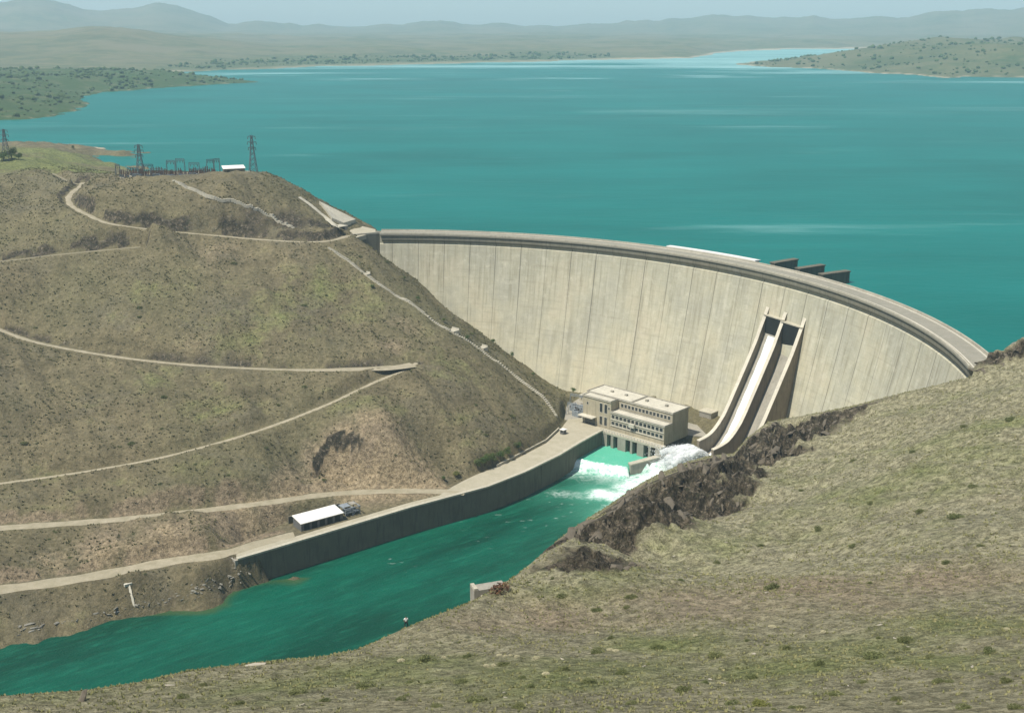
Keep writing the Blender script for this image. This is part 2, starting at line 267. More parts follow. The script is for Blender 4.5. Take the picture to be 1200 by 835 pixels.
# benches for the roads
ROADLINES = {}
def spline(P, step=2.0):
    P = np.array(P); out = []
    for i in range(len(P)-1):
        p0, p1, p2, p3 = P[max(i-1, 0)], P[i], P[i+1], P[min(i+2, len(P)-1)]
        m = max(2, int(np.hypot(*(p2-p1)[:2])/step))
        for k in range(m):
            t = k/m; out.append(0.5*((2*p1)+(-p0+p2)*t+(2*p0-5*p1+4*p2-p3)*t*t+(-p0+3*p1-3*p2+p3)*t**3))
    out.append(P[-1]); return np.array(out)
M_ROAD = np.full(X.shape, 1e9)
def carve(L, w, soft, sink=0.12):
    global Z
    lo = L.min(0)-25; hi = L.max(0)+25
    idx = np.where((X > lo[0]) & (X < hi[0]) & (Y > lo[1]) & (Y < hi[1]))[0]
    for i in range(0, len(idx), 30000):
        ii = idx[i:i+30000]
        d2 = (X[ii, None]-L[:, 0])**2+(Y[ii, None]-L[:, 1])**2; k = d2.argmin(1); d = np.sqrt(d2[np.arange(len(ii)), k])
        f = smooth(w, w+soft, d); M_ROAD[ii] = np.minimum(M_ROAD[ii], d-w)
        Z[ii] = (L[k, 2]-sink)*(1-f)+Z[ii]*f
CUT = dict(upper_road=(.95, 1.5), middle_road=(.75, 1.2), grassy_track=(.95, 1.6), slanting_road=(.35, .5), footpath=(0, 0), lower_road=(0, .8), riverside_road=(0, 1.0))
def cutbank(L, w, nm):
    m_, rough = CUT[nm]
    lo = L.min(0)-12; hi = L.max(0)+12; idx = np.where((X > lo[0]) & (X < hi[0]) & (Y > lo[1]) & (Y < hi[1]))[0]
    for i in range(0, len(idx), 30000):
        ii = idx[i:i+30000]; d2 = (X[ii, None]-L[:, 0])**2+(Y[ii, None]-L[:, 1])**2; k = d2.argmin(1); d = np.sqrt(d2[np.arange(len(ii)), k])
        upx = (R_[ii] > np.hypot(L[k, 0], L[k, 1])) & (d < 12); n_ = fbm(X[ii], Y[ii], 16, 4, off=31)
        band = np.where(upx, smooth(w+.3, w+1.2, d)*smooth(w+6.5+4*n_, w+2.5, d), 0)*smooth(-.35, .15, n_+.12)
        M_ROCK_SHADE[ii] = np.maximum(M_ROCK_SHADE[ii], band*m_)
        if m_ == 0 and rough: M_RED[ii] = np.maximum(M_RED[ii], band)
        Z[ii] += band*rough*(.5+1.3*ridged(X[ii], Y[ii], 5, 3))
for nm, rd in ROADS.items():
    L = spline([at(*p) for p in rd['pts']]); ROADLINES[nm] = L
    cutbank(L, rd['w'], nm)
    carve(L, rd['w']+(2.2 if nm == 'middle_road' else 0.9), 4.5)
# paved river bank, transformer yard, switchyard pad
def flatten(P, z, soft):
    global Z
    P = [np.array(p) for p in P]; lo = np.min(P, 0)-15; hi = np.max(P, 0)+15
    ii = np.where((X > lo[0]) & (X < hi[0]) & (Y > lo[1]) & (Y < hi[1]))[0]
    ins = in_poly(X[ii], Y[ii], P); d = np.where(ins, 0, poly_dist(X[ii], Y[ii], P))
    f = smooth(0.6, soft, d); Z[ii] = z*(1-f)+Z[ii]*f; M_ROAD[ii] = np.minimum(M_ROAD[ii], d-0.5)
flatten(DECKP, DECK-0.15, 3.5); flatten(YARD, DECK-0.15, 3.0); flatten(PAD, 30.8, 11)
cut = in_poly(X, Y, RIVER_CUT) & near
Z = np.where(cut, np.minimum(Z, -93), Z)
bed = poly_dist(X, Y, [(88, 520), (60, 505), (30, 500), (-10, 470), (-52, 436)], False)
Z = np.where(near & (bed < 20), np.minimum(Z, -88.5), Z)
Z = np.where(near & (R_ > 300), np.maximum(Z, -96), Z)
ZG = Z.reshape(shape)
def hgt(x, y): return float(grid_sample(ZG, x, y)[0])
def hit(px, py): return hit_on(ZG, px, py)
ROADG = M_ROAD.reshape(shape); ROCKG = M_ROCK_SHADE.reshape(shape); ROCKFLAT = M_ROCK_SHADE > .4

# ------------------------------------------------------------------ node helpers
class NT:
    def __init__(s, name):
        s.m = bpy.data.materials.new(name); s.m.use_nodes = True; s.t = s.m.node_tree; s.p = s.t.nodes['Principled BSDF']
        s.out = s.t.nodes['Material Output']
    def n(s, typ, ins=None, **kw):
        nd = s.t.nodes.new('ShaderNode'+typ)
        for k, v in kw.items(): setattr(nd, k, v)
        for k, v in (ins or {}).items(): s.set(nd.inputs[k], v)
        return nd
    def set(s, sock, v):
        if hasattr(v, 'is_output'): s.t.links.new(v, sock)
        elif isinstance(v, bpy.types.Node): s.t.links.new(v.outputs[0], sock)
        else:
            if sock.type == 'RGBA' and len(v) == 3: v = (*v, 1)
            sock.default_value = v
    def math(s, op, a, b=0.0, c=None, clamp=False):
        nd = s.n('Math', {0: a, 1: b}, operation=op, use_clamp=clamp)
        if c is not None: s.set(nd.inputs[2], c)
        return nd.outputs[0]
    def noise(s, scale, detail=4, rough=.55, vec=None, dist=0.0):
        nd = s.n('TexNoise', {'Scale': scale, 'Detail': detail, 'Roughness': rough, 'Distortion': dist})
        s.t.links.new(vec or s.co(), nd.inputs['Vector']); return nd.outputs[0]
    def co(s):
        if not hasattr(s, '_co'): s._co = s.n('TexCoord').outputs['Object']
        return s._co
    def scaled(s, v): return s.n('Mapping', {'Vector': s.co(), 'Scale': v}).outputs[0]
    def mix(s, f, a, b, mode='MIX'):
        nd = s.n('Mix', data_type='RGBA', blend_type=mode); nd.clamp_factor = True
        s.set(nd.inputs[0], f); s.set(nd.inputs[6], a); s.set(nd.inputs[7], b); return nd.outputs[2]
    def ramp(s, f, lo, hi):                       # linear step of a value
        return s.n('MapRange', {0: f, 1: lo, 2: hi, 3: 0.0, 4: 1.0}).outputs[0]
    def attr(s, name): return s.n('Attribute', attribute_name=name).outputs['Fac']
    def bump(s, h, strength, dist):
        b = s.n('Bump', {'Strength': strength, 'Distance': dist, 'Height': h}); s.t.links.new(b.outputs[0], s.p.inputs['Normal'])
    def done(s, col, rough=.9, spec=.3, metal=0.0):
        s.set(s.p.inputs['Base Color'], col); s.set(s.p.inputs['Roughness'], rough)
        s.set(s.p.inputs['Specular IOR Level'], spec); s.p.inputs['Metallic'].default_value = metal; return s.m
def plain(name, col, rough=.85, var=.25, scale=.6, metal=0.0, spec=.3):
    t = NT(name); a = tuple(c*(1-var) for c in col); b = tuple(min(1, c*(1+var)) for c in col)
    f = t.ramp(t.noise(scale, 5, .65), .3, .7); return t.done(t.mix(f, a, b), rough, spec, metal)

def mat_ground():
    t = NT('dry_hillside_soil')
    big = t.noise(.011, 5, .6); mid = t.noise(.075, 6, .65); fine = t.noise(.55, 6, .72); tiny = t.noise(2.6, 5, .7); micro = t.noise(7.0, 4, .7); huge = t.noise(.0022, 6, .6)
    grain = t.math('ADD', t.math('MULTIPLY', fine, .45), t.math('ADD', t.math('MULTIPLY', tiny, .35), t.math('MULTIPLY', micro, .2)))
    c = t.mix(t.ramp(mid, .32, .68), (.135, .112, .064), (.255, .212, .122))
    c = t.mix(t.math('MULTIPLY', t.ramp(big, .42, .66), .6), c, (.165, .155, .078))
    c = t.mix(t.math('MULTIPLY', t.attr('gravel'), t.math('MULTIPLY_ADD', fine, .9, .35), None, True), c, t.mix(t.ramp(grain, .42, .6), (.235, .215, .132), (.56, .52, .335)))  # pale gravel, lightened further to make up for the slope facing off the sun
    c = t.mix(t.math('MULTIPLY', t.ramp(t.noise(.03, 6, .7, None, .5), .52, .68), .5), c, (.17, .155, .11))
    g = t.math('ADD', t.math('MULTIPLY', t.attr('grass'), 1.0), t.math('MULTIPLY_ADD', mid, 1.6, -.9))
    c = t.mix(t.math('MULTIPLY', t.ramp(g, .08, .62), .85), c, t.mix(t.ramp(grain, .40, .6), (.085, .115, .034), (.275, .295, .10)))
    r = t.math('ADD', t.attr('bare'), t.math('MULTIPLY_ADD', mid, 1.0, -.6))
    c = t.mix(t.math('MULTIPLY', t.ramp(r, .15, .7), .8), c, t.mix(t.ramp(grain, .38, .62), (.20, .145, .10), (.42, .33, .22)))
    c = t.mix(t.math('MULTIPLY', t.ramp(t.math('ADD', t.attr('scar'), t.math('MULTIPLY_ADD', fine, .7, -.35)), .2, .65), .85), c, t.mix(t.ramp(grain, .4, .6), (.25, .185, .112), (.47, .375, .235)))
    k = t.math('ADD', t.attr('rock'), t.math('MULTIPLY_ADD', fine, 1.0, -.62))  # mask holds rock plus the shade painted along the scarp rim
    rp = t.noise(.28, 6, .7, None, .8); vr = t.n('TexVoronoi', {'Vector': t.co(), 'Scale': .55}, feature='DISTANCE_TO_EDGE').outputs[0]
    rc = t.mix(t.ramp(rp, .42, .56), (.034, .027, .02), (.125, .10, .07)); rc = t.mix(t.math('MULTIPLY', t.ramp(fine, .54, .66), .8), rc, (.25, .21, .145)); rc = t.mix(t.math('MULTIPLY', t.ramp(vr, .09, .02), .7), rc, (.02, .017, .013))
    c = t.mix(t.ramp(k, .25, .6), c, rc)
    vor = t.n('TexVoronoi', {'Vector': t.co(), 'Scale': .42, 'Randomness': 1.0}); vor2 = t.n('TexVoronoi', {'Vector': t.co(), 'Scale': 1.15, 'Randomness': 1.0})
    nf = t.math('SUBTRACT', 1.0, t.attr('far'))
    dots = t.math('MULTIPLY', t.ramp(vor.outputs['Distance'], .34, .18), t.ramp(fine, .42, .56))
    dots2 = t.math('MULTIPLY', t.ramp(vor2.outputs['Distance'], .30, .14), t.ramp(tiny, .44, .56))
    c = t.mix(t.math('MULTIPLY', t.ramp(grain, .53, .43), .74), c, t.mix(.74, c, (.04, .04, .02)))          # tufts and hollows
    c = t.mix(t.math('MULTIPLY', t.ramp(grain, .54, .62), .5), c, t.mix(.55, c, (.46, .42, .32)))           # pale grit
    clus = t.ramp(t.noise(.045, 5, .7), .45, .6)
    c = t.mix(t.math('MULTIPLY', t.math('MULTIPLY', t.math('MULTIPLY', dots, .75), clus), nf), c, (.05, .058, .026))
    c = t.mix(t.math('MULTIPLY', t.math('MULTIPLY', dots2, .75), nf), c, (.06, .062, .032))
    f1 = t.noise(.02, 5, .7); f2 = t.noise(.006, 6, .65)
    fc = t.mix(t.ramp(huge, .4, .62), (.165, .15, .085), t.mix(t.ramp(f1, .42, .6), (.075, .10, .04), (.16, .15, .075)))
    fc = t.mix(t.math('MULTIPLY', t.ramp(f2, .5, .62), .6), fc, (.07, .085, .04))
    c = t.mix(t.attr('far'), c, fc); c = t.mix(t.attr('sand'), c, (.42, .36, .26))
    c = t.mix(t.math('MULTIPLY', t.attr('wood'), t.ramp(t.noise(.03, 6, .75), .28, .5)), c, (.05, .085, .026))
    h = t.math('ADD', t.math('MULTIPLY', fine, 1.0), t.math('MULTIPLY', tiny, .4))
    t.bump(h, 1.0, 1.2); return t.done(c, .95, .15)
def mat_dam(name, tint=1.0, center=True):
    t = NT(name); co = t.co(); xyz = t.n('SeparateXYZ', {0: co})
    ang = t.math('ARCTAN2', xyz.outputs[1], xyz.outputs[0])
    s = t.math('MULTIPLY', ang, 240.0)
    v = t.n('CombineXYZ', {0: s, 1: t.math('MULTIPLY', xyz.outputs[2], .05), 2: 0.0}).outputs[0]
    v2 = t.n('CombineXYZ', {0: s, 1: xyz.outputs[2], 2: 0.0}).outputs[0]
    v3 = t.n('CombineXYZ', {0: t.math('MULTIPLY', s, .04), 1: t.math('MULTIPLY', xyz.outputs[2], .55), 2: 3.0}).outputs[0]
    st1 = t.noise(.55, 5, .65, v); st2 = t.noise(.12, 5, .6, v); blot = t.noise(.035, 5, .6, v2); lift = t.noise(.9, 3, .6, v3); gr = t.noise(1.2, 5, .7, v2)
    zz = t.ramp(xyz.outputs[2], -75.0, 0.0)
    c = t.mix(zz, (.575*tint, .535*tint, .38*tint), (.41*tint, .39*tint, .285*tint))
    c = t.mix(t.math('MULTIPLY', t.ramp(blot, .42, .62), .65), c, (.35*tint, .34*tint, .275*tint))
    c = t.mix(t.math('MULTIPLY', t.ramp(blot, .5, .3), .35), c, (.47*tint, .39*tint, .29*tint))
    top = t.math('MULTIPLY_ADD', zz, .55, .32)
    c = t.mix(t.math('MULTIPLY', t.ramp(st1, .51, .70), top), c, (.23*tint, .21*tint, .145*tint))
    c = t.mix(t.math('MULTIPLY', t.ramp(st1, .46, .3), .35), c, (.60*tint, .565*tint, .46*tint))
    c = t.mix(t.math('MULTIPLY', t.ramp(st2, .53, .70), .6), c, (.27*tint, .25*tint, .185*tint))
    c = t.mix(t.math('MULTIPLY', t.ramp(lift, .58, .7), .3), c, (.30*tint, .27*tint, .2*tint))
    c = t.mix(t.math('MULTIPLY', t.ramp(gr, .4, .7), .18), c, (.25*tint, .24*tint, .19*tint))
    lf = t.math('ABSOLUTE', t.math('SUBTRACT', t.math('FRACT', t.math('DIVIDE', t.math('MULTIPLY_ADD', blot, .8, xyz.outputs[2]), 2.9)), .5))
    c = t.mix(t.math('MULTIPLY', t.math('MULTIPLY', t.ramp(lf, .07, .015), t.ramp(t.noise(.09, 4, .6, v2), .42, .6)), .24), c, (.20*tint, .18*tint, .135*tint))
    mot = t.noise(.22, 6, .72, v2); c = t.mix(t.math('MULTIPLY', t.ramp(mot, .52, .7), .45), c, (.60*tint, .57*tint, .45*tint)); c = t.mix(t.math('MULTIPLY', t.ramp(mot, .46, .3), .4), c, (.29*tint, .27*tint, .19*tint))
    fr = t.math('ABSOLUTE', t.math('SUBTRACT', t.math('FRACT', t.math('DIVIDE', s, 15.2)), .5))
    jn = t.math('MULTIPLY', t.ramp(fr, .022, .008), t.math('MULTIPLY_ADD', zz, .5, t.ramp(st2, .38, .7)), clamp=True)
    c = t.mix(t.math('MULTIPLY', jn, .8), c, (.10, .09, .07))
    t.bump(gr, .25, .3); return t.done(c, .9, .2)
def mat_concrete(name, col, streak=.5):
    t = NT(name); v = t.scaled((1, 1, .12)); a = t.noise(.8, 5, .65, v); b = t.noise(.15, 5, .6); g = t.noise(2.0, 5, .7)
    dk = tuple(x*.45 for x in col); lt = tuple(min(1, x*1.25) for x in col)
    c = t.mix(t.ramp(b, .35, .7), col, lt); c = t.mix(t.math('MULTIPLY', t.ramp(a, .5, .72), streak), c, dk)
    c = t.mix(t.math('MULTIPLY', t.ramp(g, .45, .7), .25), c, dk); t.bump(g, .3, .15); return t.done(c, .92, .2)
def mat_reservoir():
    t = NT('reservoir_water'); a = t.noise(.0035, 6, .6, t.scaled((1, 2.2, 1))); b = t.noise(.02, 5, .6, t.scaled((.35, 1.6, 1)))
    c = t.mix(t.ramp(a, .35, .68), (.001, .112, .092), (.003, .150, .128))
    c = t.mix(t.math('MULTIPLY', t.ramp(b, .45, .7), .35), c, (.008, .18, .15))
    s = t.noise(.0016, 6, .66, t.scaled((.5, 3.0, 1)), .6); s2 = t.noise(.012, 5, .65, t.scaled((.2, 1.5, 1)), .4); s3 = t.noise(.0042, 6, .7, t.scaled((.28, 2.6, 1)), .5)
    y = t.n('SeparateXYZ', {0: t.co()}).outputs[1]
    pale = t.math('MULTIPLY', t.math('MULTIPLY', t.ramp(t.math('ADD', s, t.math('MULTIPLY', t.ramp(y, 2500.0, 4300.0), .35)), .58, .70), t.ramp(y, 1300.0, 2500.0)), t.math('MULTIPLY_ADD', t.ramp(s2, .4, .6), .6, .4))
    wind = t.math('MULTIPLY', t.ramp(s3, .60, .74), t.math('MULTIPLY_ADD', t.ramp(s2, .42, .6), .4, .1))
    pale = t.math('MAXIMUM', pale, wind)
    w2 = t.noise(.06, 5, .7, t.scaled((.6, 1.8, 1))); w = t.noise(.3, 4, .7, t.scaled((.8, 1.6, 1)))
    t.bump(t.math('ADD', t.math('MULTIPLY', w, .6), t.math('MULTIPLY', w2, 2.0)), .5, .35)
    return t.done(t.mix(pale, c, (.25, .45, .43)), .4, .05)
def mat_river():
    t = NT('river_water'); fl = t.n('Mapping', {'Vector': t.co(), 'Rotation': (0, 0, math.radians(-39)), 'Scale': (1, 1, 1)}).outputs[0]
    fs = t.n('Mapping', {'Vector': fl, 'Scale': (.22, 1, 1)}).outputs[0]
    a = t.noise(.05, 6, .62, fs); a2 = t.noise(.35, 6, .68, fs, .4); w = t.noise(.35, 5, .65); w2 = t.noise(1.4, 4, .6)
    c = t.mix(t.ramp(a, .35, .66), (.001, .045, .025), (.002, .092, .055))
    c = t.mix(t.math('MULTIPLY', t.ramp(a2, .52, .72), .45), c, (.015, .165, .10))
    c = t.mix(t.math('MULTIPLY', t.ramp(a2, .46, .3), .4), c, (.001, .04, .024))
    c = t.mix(t.attr('shoal'), c, (.045, .085, .03))
    c = t.mix(t.attr('milky'), c, (.10, .44, .30))
    lace = t.ramp(t.math('ADD', t.math('MULTIPLY', t.noise(.22, 6, .7, None, 1.2), .55), t.math('MULTIPLY', t.noise(.9, 5, .75), .45)), .38, .62)
    foam = t.math('MULTIPLY', t.ramp(t.math('ADD', t.attr('foam'), t.math('MULTIPLY', t.math('SUBTRACT', lace, .6), t.math('MULTIPLY', t.attr('foam'), 1.3))), .12, .9), .95)
    c = t.mix(foam, c, (.80, .88, .84))
    t.bump(t.math('ADD', t.math('ADD', w, t.math('MULTIPLY', w2, .35)), t.math('MULTIPLY', a2, 1.2)), .6, .5)
    return t.done(c, t.math('MULTIPLY_ADD', foam, .4, .35), .12)
def mat_leaf(name, a, b, sc_=.9):
    t = NT(name); f = t.ramp(t.noise(sc_, 4, .7), .3, .7); rnd = t.n('ObjectInfo').outputs['Random']
    c = t.mix(f, a, b); c = t.mix(t.math('MULTIPLY', rnd, .35), c, (.15, .14, .06)); return t.done(c, .85, .1)
def mat_road(name, a, b):
    t = NT(name); a = (a[0], a[1]*1.02, a[2]*.98); f = t.noise(.25, 5, .65); g = t.noise(1.8, 5, .7); c = t.mix(t.ramp(f, .3, .7), a, b)
    c = t.mix(t.math('MULTIPLY', t.ramp(g, .5, .75), .45), c, tuple(x*.5 for x in a)); t.bump(g, .4, .2); return t.done(c, .95, .15)
def mat_spray():
    t = NT('white_spray'); t.done((.93, .95, .95), .9, .05); t.p.inputs['Alpha'].default_value = .42; return t.m
def mat_foam():
    t = NT('white_water'); f = t.noise(.55, 7, .8, None, .6); c = t.mix(t.ramp(f, .36, .62), (.60, .70, .69), (.93, .95, .94)); t.bump(f, .8, .6)
    return t.done(c, .8, .1)
M = dict(ground=mat_ground(), dam=mat_dam('weathered_dam_concrete'), damdark=mat_dam('dark_crest_concrete', .44), conc=mat_concrete('pale_concrete', (.40, .37, .29)),  # damdark: the dam concrete with its tones darkened evenly
  concdark=mat_concrete('dark_concrete', (.125, .115, .085), .7), concgrey=mat_concrete('grey_concrete', (.28, .26, .215)), concwhite=mat_concrete('light_roof_concrete', (.47, .44, .36), .4),  # concdark: concrete in an even darker tone with stronger streaks
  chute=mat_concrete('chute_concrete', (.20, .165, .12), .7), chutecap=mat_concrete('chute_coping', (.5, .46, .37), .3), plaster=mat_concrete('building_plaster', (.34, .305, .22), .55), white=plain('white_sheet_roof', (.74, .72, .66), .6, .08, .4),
  glass=plain('dark_window_glass', (.03, .035, .035), .25, .2, .5, 0, .5), frame=plain('pale_window_frame', (.5, .48, .42)), dark=plain('dark_opening', (.012, .014, .012)), door=plain('grey_steel_door', (.12, .12, .115)),
  steel=plain('galvanised_steel', (.10, .115, .12), .6, .2, 1.0, .3), grey=plain('grey_equipment_paint', (.22, .245, .26), .6, .25), porcelain=plain('brown_porcelain', (.09, .055, .04), .4), dirt=mat_road('dirt_road_gravel', (.255, .222, .155), (.37, .325, .235)),
  deck=mat_road('paved_river_bank', (.33, .295, .22), (.42, .38, .29)), asphalt=mat_road('crest_asphalt', (.23, .215, .175), (.29, .27, .22)), track=mat_road('grassy_track_soil', (.2, .175, .12), (.25, .22, .15)), padm=mat_road('gravel_pad', (.25, .22, .16), (.35, .31, .24)),
  reservoir=mat_reservoir(), river=mat_river(), foam=mat_foam(), spray=mat_spray(),
  shrub=mat_leaf('olive_shrub_leaves', (.06, .075, .028), (.15, .165, .065)), grassm=mat_leaf('dry_tussock_blades', (.13, .155, .05), (.38, .345, .18), .35), straw=mat_leaf('pale_straw', (.40, .36, .22), (.62, .57, .38), 3.0), scrub=mat_leaf('dark_scrub_leaves', (.07, .072, .032), (.20, .185, .09), .2), wood=mat_leaf('far_wood_leaves', (.03, .055, .018), (.08, .115, .035), .02), tree=mat_leaf('tree_leaves', (.04, .075, .02), (.12, .175, .05)), olive=mat_leaf('yellow_green_leaves', (.10, .12, .03), (.18, .18, .05)), redbush=mat_leaf('red_brown_twigs', (.09, .03, .02), (.16, .07, .045)), bark=plain('bark', (.07, .055, .04)),
  rock=mat_concrete('dark_ridge_rock', (.12, .102, .075), .6), greystone=mat_concrete('grey_bank_stone', (.20, .19, .16), .6), stone=mat_concrete('pale_stone', (.32, .29, .23), .3), skin=plain('skin', (.35, .2, .13), .6, .1), shirt=plain('white_cotton', (.8, .8, .78), .9, .05), trousers=plain('dark_cloth', (.02, .022, .028), .9, .2), hair=plain('black_hair', (.012, .01, .01)))

# ------------------------------------------------------------------ mesh helpers
class MB:
    def __init__(s): s.v = []; s.f = []
    def add(s, vs, fs): o = len(s.v); s.v += [tuple(map(float, p)) for p in vs]; s.f += [tuple(i+o for i in f) for f in fs]; return s
    def hexa(s, b, t): return s.add(list(b)+list(t), [(3,2,1,0),(4,5,6,7),(0,1,5,4),(1,2,6,5),(2,3,7,6),(3,0,4,7)])
    def prism(s, poly, z0, z1):
        m = len(poly); vs = [(p[0], p[1], z0) for p in poly]+[(p[0], p[1], z1) for p in poly]
        return s.add(vs, [tuple(range(m-1, -1, -1)), tuple(range(m, 2*m))]+[(i, (i+1) % m, m+(i+1) % m, m+i) for i in range(m)])
    def box(s, c, ax, ay, hx, hy, z0, z1):               # centre, two plan axes, half sizes
        c = np.array(c[:2]); ax = np.array(ax[:2]); ay = np.array(ay[:2])
        return s.prism([c-ax*hx-ay*hy, c+ax*hx-ay*hy, c+ax*hx+ay*hy, c-ax*hx+ay*hy], z0, z1)
    def phb(s, l0, l1, d0, d1, z0, z1): return s.prism([ph(l0, d0), ph(l0, d1), ph(l1, d1), ph(l1, d0)], z0, z1)
    def bar(s, a, b, w=.15, w2=None):
        a = Vector(a); b = Vector(b); d = (b-a); u = d.normalized(); k = Vector((0, 0, 1)) if abs(u.z) < .9 else Vector((1, 0, 0)); p = u.cross(k).normalized(); q = u.cross(p)
        w2 = w if w2 is None else w2
        return s.hexa([a+p*w+q*w, a+p*w-q*w, a-p*w-q*w, a-p*w+q*w], [b+p*w2+q*w2, b+p*w2-q*w2, b-p*w2-q*w2, b-p*w2+q*w2])
    def tube(s, P, rad, nseg=8):
        rad = [rad]*len(P) if np.isscalar(rad) else rad; base = len(s.v); P = [Vector(p) for p in P]
        for i, p in enumerate(P):
            u = (P[min(i+1, len(P)-1)]-P[max(i-1, 0)]).normalized(); k = Vector((0, 0, 1)) if abs(u.z) < .9 else Vector((1, 0, 0)); a = u.cross(k).normalized(); b = u.cross(a)
            for j in range(nseg): th = 2*math.pi*j/nseg; s.v.append(tuple(p+a*rad[i]*math.cos(th)+b*rad[i]*math.sin(th)))
        for i in range(len(P)-1):
            for j in range(nseg): k = (j+1) % nseg; s.f.append((base+i*nseg+j, base+i*nseg+k, base+(i+1)*nseg+k, base+(i+1)*nseg+j))
        s.f.append(tuple(base+j for j in range(nseg))); s.f.append(tuple(base+(len(P)-1)*nseg+j for j in range(nseg-1, -1, -1))); return s
    def sweep(s, prof, degs):                             # closed (R, z) profile along the dam's arc
        m = len(prof); vs = [arc(R, a, z) for a in degs for R, z in prof]; fs = []
        for i in range(len(degs)-1):
            for j in range(m): k = (j+1) % m; fs.append((i*m+j, (i+1)*m+j, (i+1)*m+k, i*m+k))
        fs += [tuple(range(m)), tuple(range((len(degs)-1)*m+m-1, (len(degs)-1)*m-1, -1))]
        return s.add(vs, fs)
BASE = {}
def build(name, mb, mat, parent=None, org=None, smooth_=False):
    me = bpy.data.meshes.new(name); o = bpy.data.objects.new(name, me); COL.objects.link(o)
    if parent is not None: org = BASE[parent.name]; o.parent = parent; BASE[o.name] = org
    else:
        org = np.array(org if org is not None else (0, 0, 0), float); o.location = org; BASE[o.name] = org
    me.from_pydata([tuple(np.array(v)-org) for v in mb.v], [], mb.f); me.materials.append(mat)
    import bmesh
    bm = bmesh.new(); bm.from_mesh(me); bmesh.ops.recalc_face_normals(bm, faces=bm.faces); bm.to_mesh(me); bm.free()
    if smooth_: me.polygons.foreach_set('use_smooth', [True]*len(me.polygons))
    return o
def tag(o, label=None, cat=None, group=None, kind=None):
    if label: o['label'] = label
    if cat: o['category'] = cat
    if group: o['group'] = group
    if kind: o['kind'] = kind
    return o
def thing(name, label, cat, loc, group=None):
    o = bpy.data.objects.new(name, None); COL.objects.link(o); o.location = tuple(map(float, loc)); o.empty_display_size = .5
    BASE[o.name] = np.array(loc, float); return tag(o, label, cat, group)
def dup(src, loc, rz=0, scale=1, label=None):
    c = src.copy(); COL.objects.link(c); c.location = tuple(map(float, loc)); c.rotation_euler = (0, 0, rz); c.scale = (scale,)*3
    if label: c['label'] = label
    for ch in src.children:
        k = ch.copy(); COL.objects.link(k); k.parent = c
        for g in ch.children: q = g.copy(); COL.objects.link(q); q.parent = k
    return c
def grid_mesh(name, P, nu, nv, mat, attrs=None, sm=True, closed_u=False):
    me = bpy.data.meshes.new(name); me.vertices.add(len(P)); me.vertices.foreach_set('co', np.asarray(P, np.float32).ravel())
    i = np.arange(nu-1)[:, None]*nv+np.arange(nv-1)[None, :]
    q = np.stack([i, i+1, i+nv+1, i+nv], -1).reshape(-1, 4)
    me.loops.add(q.size); me.loops.foreach_set('vertex_index', q.ravel().astype(np.int32)); me.polygons.add(len(q))
    me.polygons.foreach_set('loop_start', np.arange(0, q.size, 4, dtype=np.int32)); me.polygons.foreach_set('loop_total', np.full(len(q), 4, np.int32))
    me.update(calc_edges=True)
    for k, a in (attrs or {}).items(): at_ = me.attributes.new(k, 'FLOAT', 'POINT'); at_.data.foreach_set('value', np.asarray(a, np.float32))
    me.materials.append(mat); me.polygons.foreach_set('use_smooth', np.full(len(q), sm))
    o = bpy.data.objects.new(name, me); COL.objects.link(o); return o

# ------------------------------------------------------------------ ground sheet
wood = np.zeros(X.shape); sel = front & (R_ > 1200)
wd = np.where(in_poly(X[sel], Y[sel], PENIN) | (poly_dist(X[sel], Y[sel], PENIN) < 25), 1.0, 0.0)
hd = np.where(in_poly(X[sel], Y[sel], HEAD), .30, 0.0)
rs_ = R_[sel]; strip = .75*np.exp(-((rs_-np.interp(AZV[sel], sh_a, sh_r)-230)/300)**2)*smooth(-.30, -.22, AZV[sel])*smooth(.13, .02, AZV[sel])
wood[sel] = np.maximum.reduce([wd, hd, strip])
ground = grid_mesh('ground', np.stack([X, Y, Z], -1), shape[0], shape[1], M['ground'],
    dict(scar=np.clip(M_SCAR, 0, 1), gravel=smooth(-5, 12, X-(Y-330)*.35+5)*smooth(500, 470, Y)*(R_ < 700)*np.where(Y < 190, .65, .85), sand=np.where(R_ > 1250, smooth(2.2, .8, Z+fbm(X, Y, 60, 3)*1.0)*smooth(-1, -.2, Z)*.8, 0), rock=M_ROCK_SHADE, bare=M_RED, grass=M_GRN*np.where(R_ > 720, 1.0, np.where(X > (Y-330)*.35-5, .85, .6)), far=smooth(1250, 1500, R_), wood=wood), sm=True)
fl = np.ones(len(ground.data.polygons), bool); q_ = (ROCKFLAT & (X > 0)).reshape(shape)[:-1, :-1].ravel(); fl[q_] = False; ground.data.polygons.foreach_set('use_smooth', fl)
tag(ground, 'olive brown scrubby hillsides dropping to the river and rolling to far hills', 'terrain', kind='structure')

# ------------------------------------------------------------------ water
mb = MB(); P = [(-9000, 760, 0), (-250, 742, 0), (-100, 688, 0)]+[arc(247, a, 0) for a in np.linspace(92, -4, 60)]+[(215, 446, 0), (9000, 446, 0), (12000, 12900, 0), (-12000, 12900, 0)]
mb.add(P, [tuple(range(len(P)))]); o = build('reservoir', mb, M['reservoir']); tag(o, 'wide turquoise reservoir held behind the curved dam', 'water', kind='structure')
rx = np.arange(-420, 125, 1.0); ry = np.arange(230, 600, 1.0); RX, RY = [a.ravel() for a in np.meshgrid(rx, ry, indexing='ij')]
def seg_d(x, y, a, b):
    a = np.array(a, float); b = np.array(b, float); ab = b-a; t = np.clip(((x-a[0])*ab[0]+(y-a[1])*ab[1])/(ab@ab), 0, 1); return np.hypot(x-a[0]-t*ab[0], y-a[1]-t*ab[1]), t
w_ = lambda px, py: at(px, py, TW)[:2]
milky = np.zeros(RX.shape); foam = np.zeros(RX.shape)
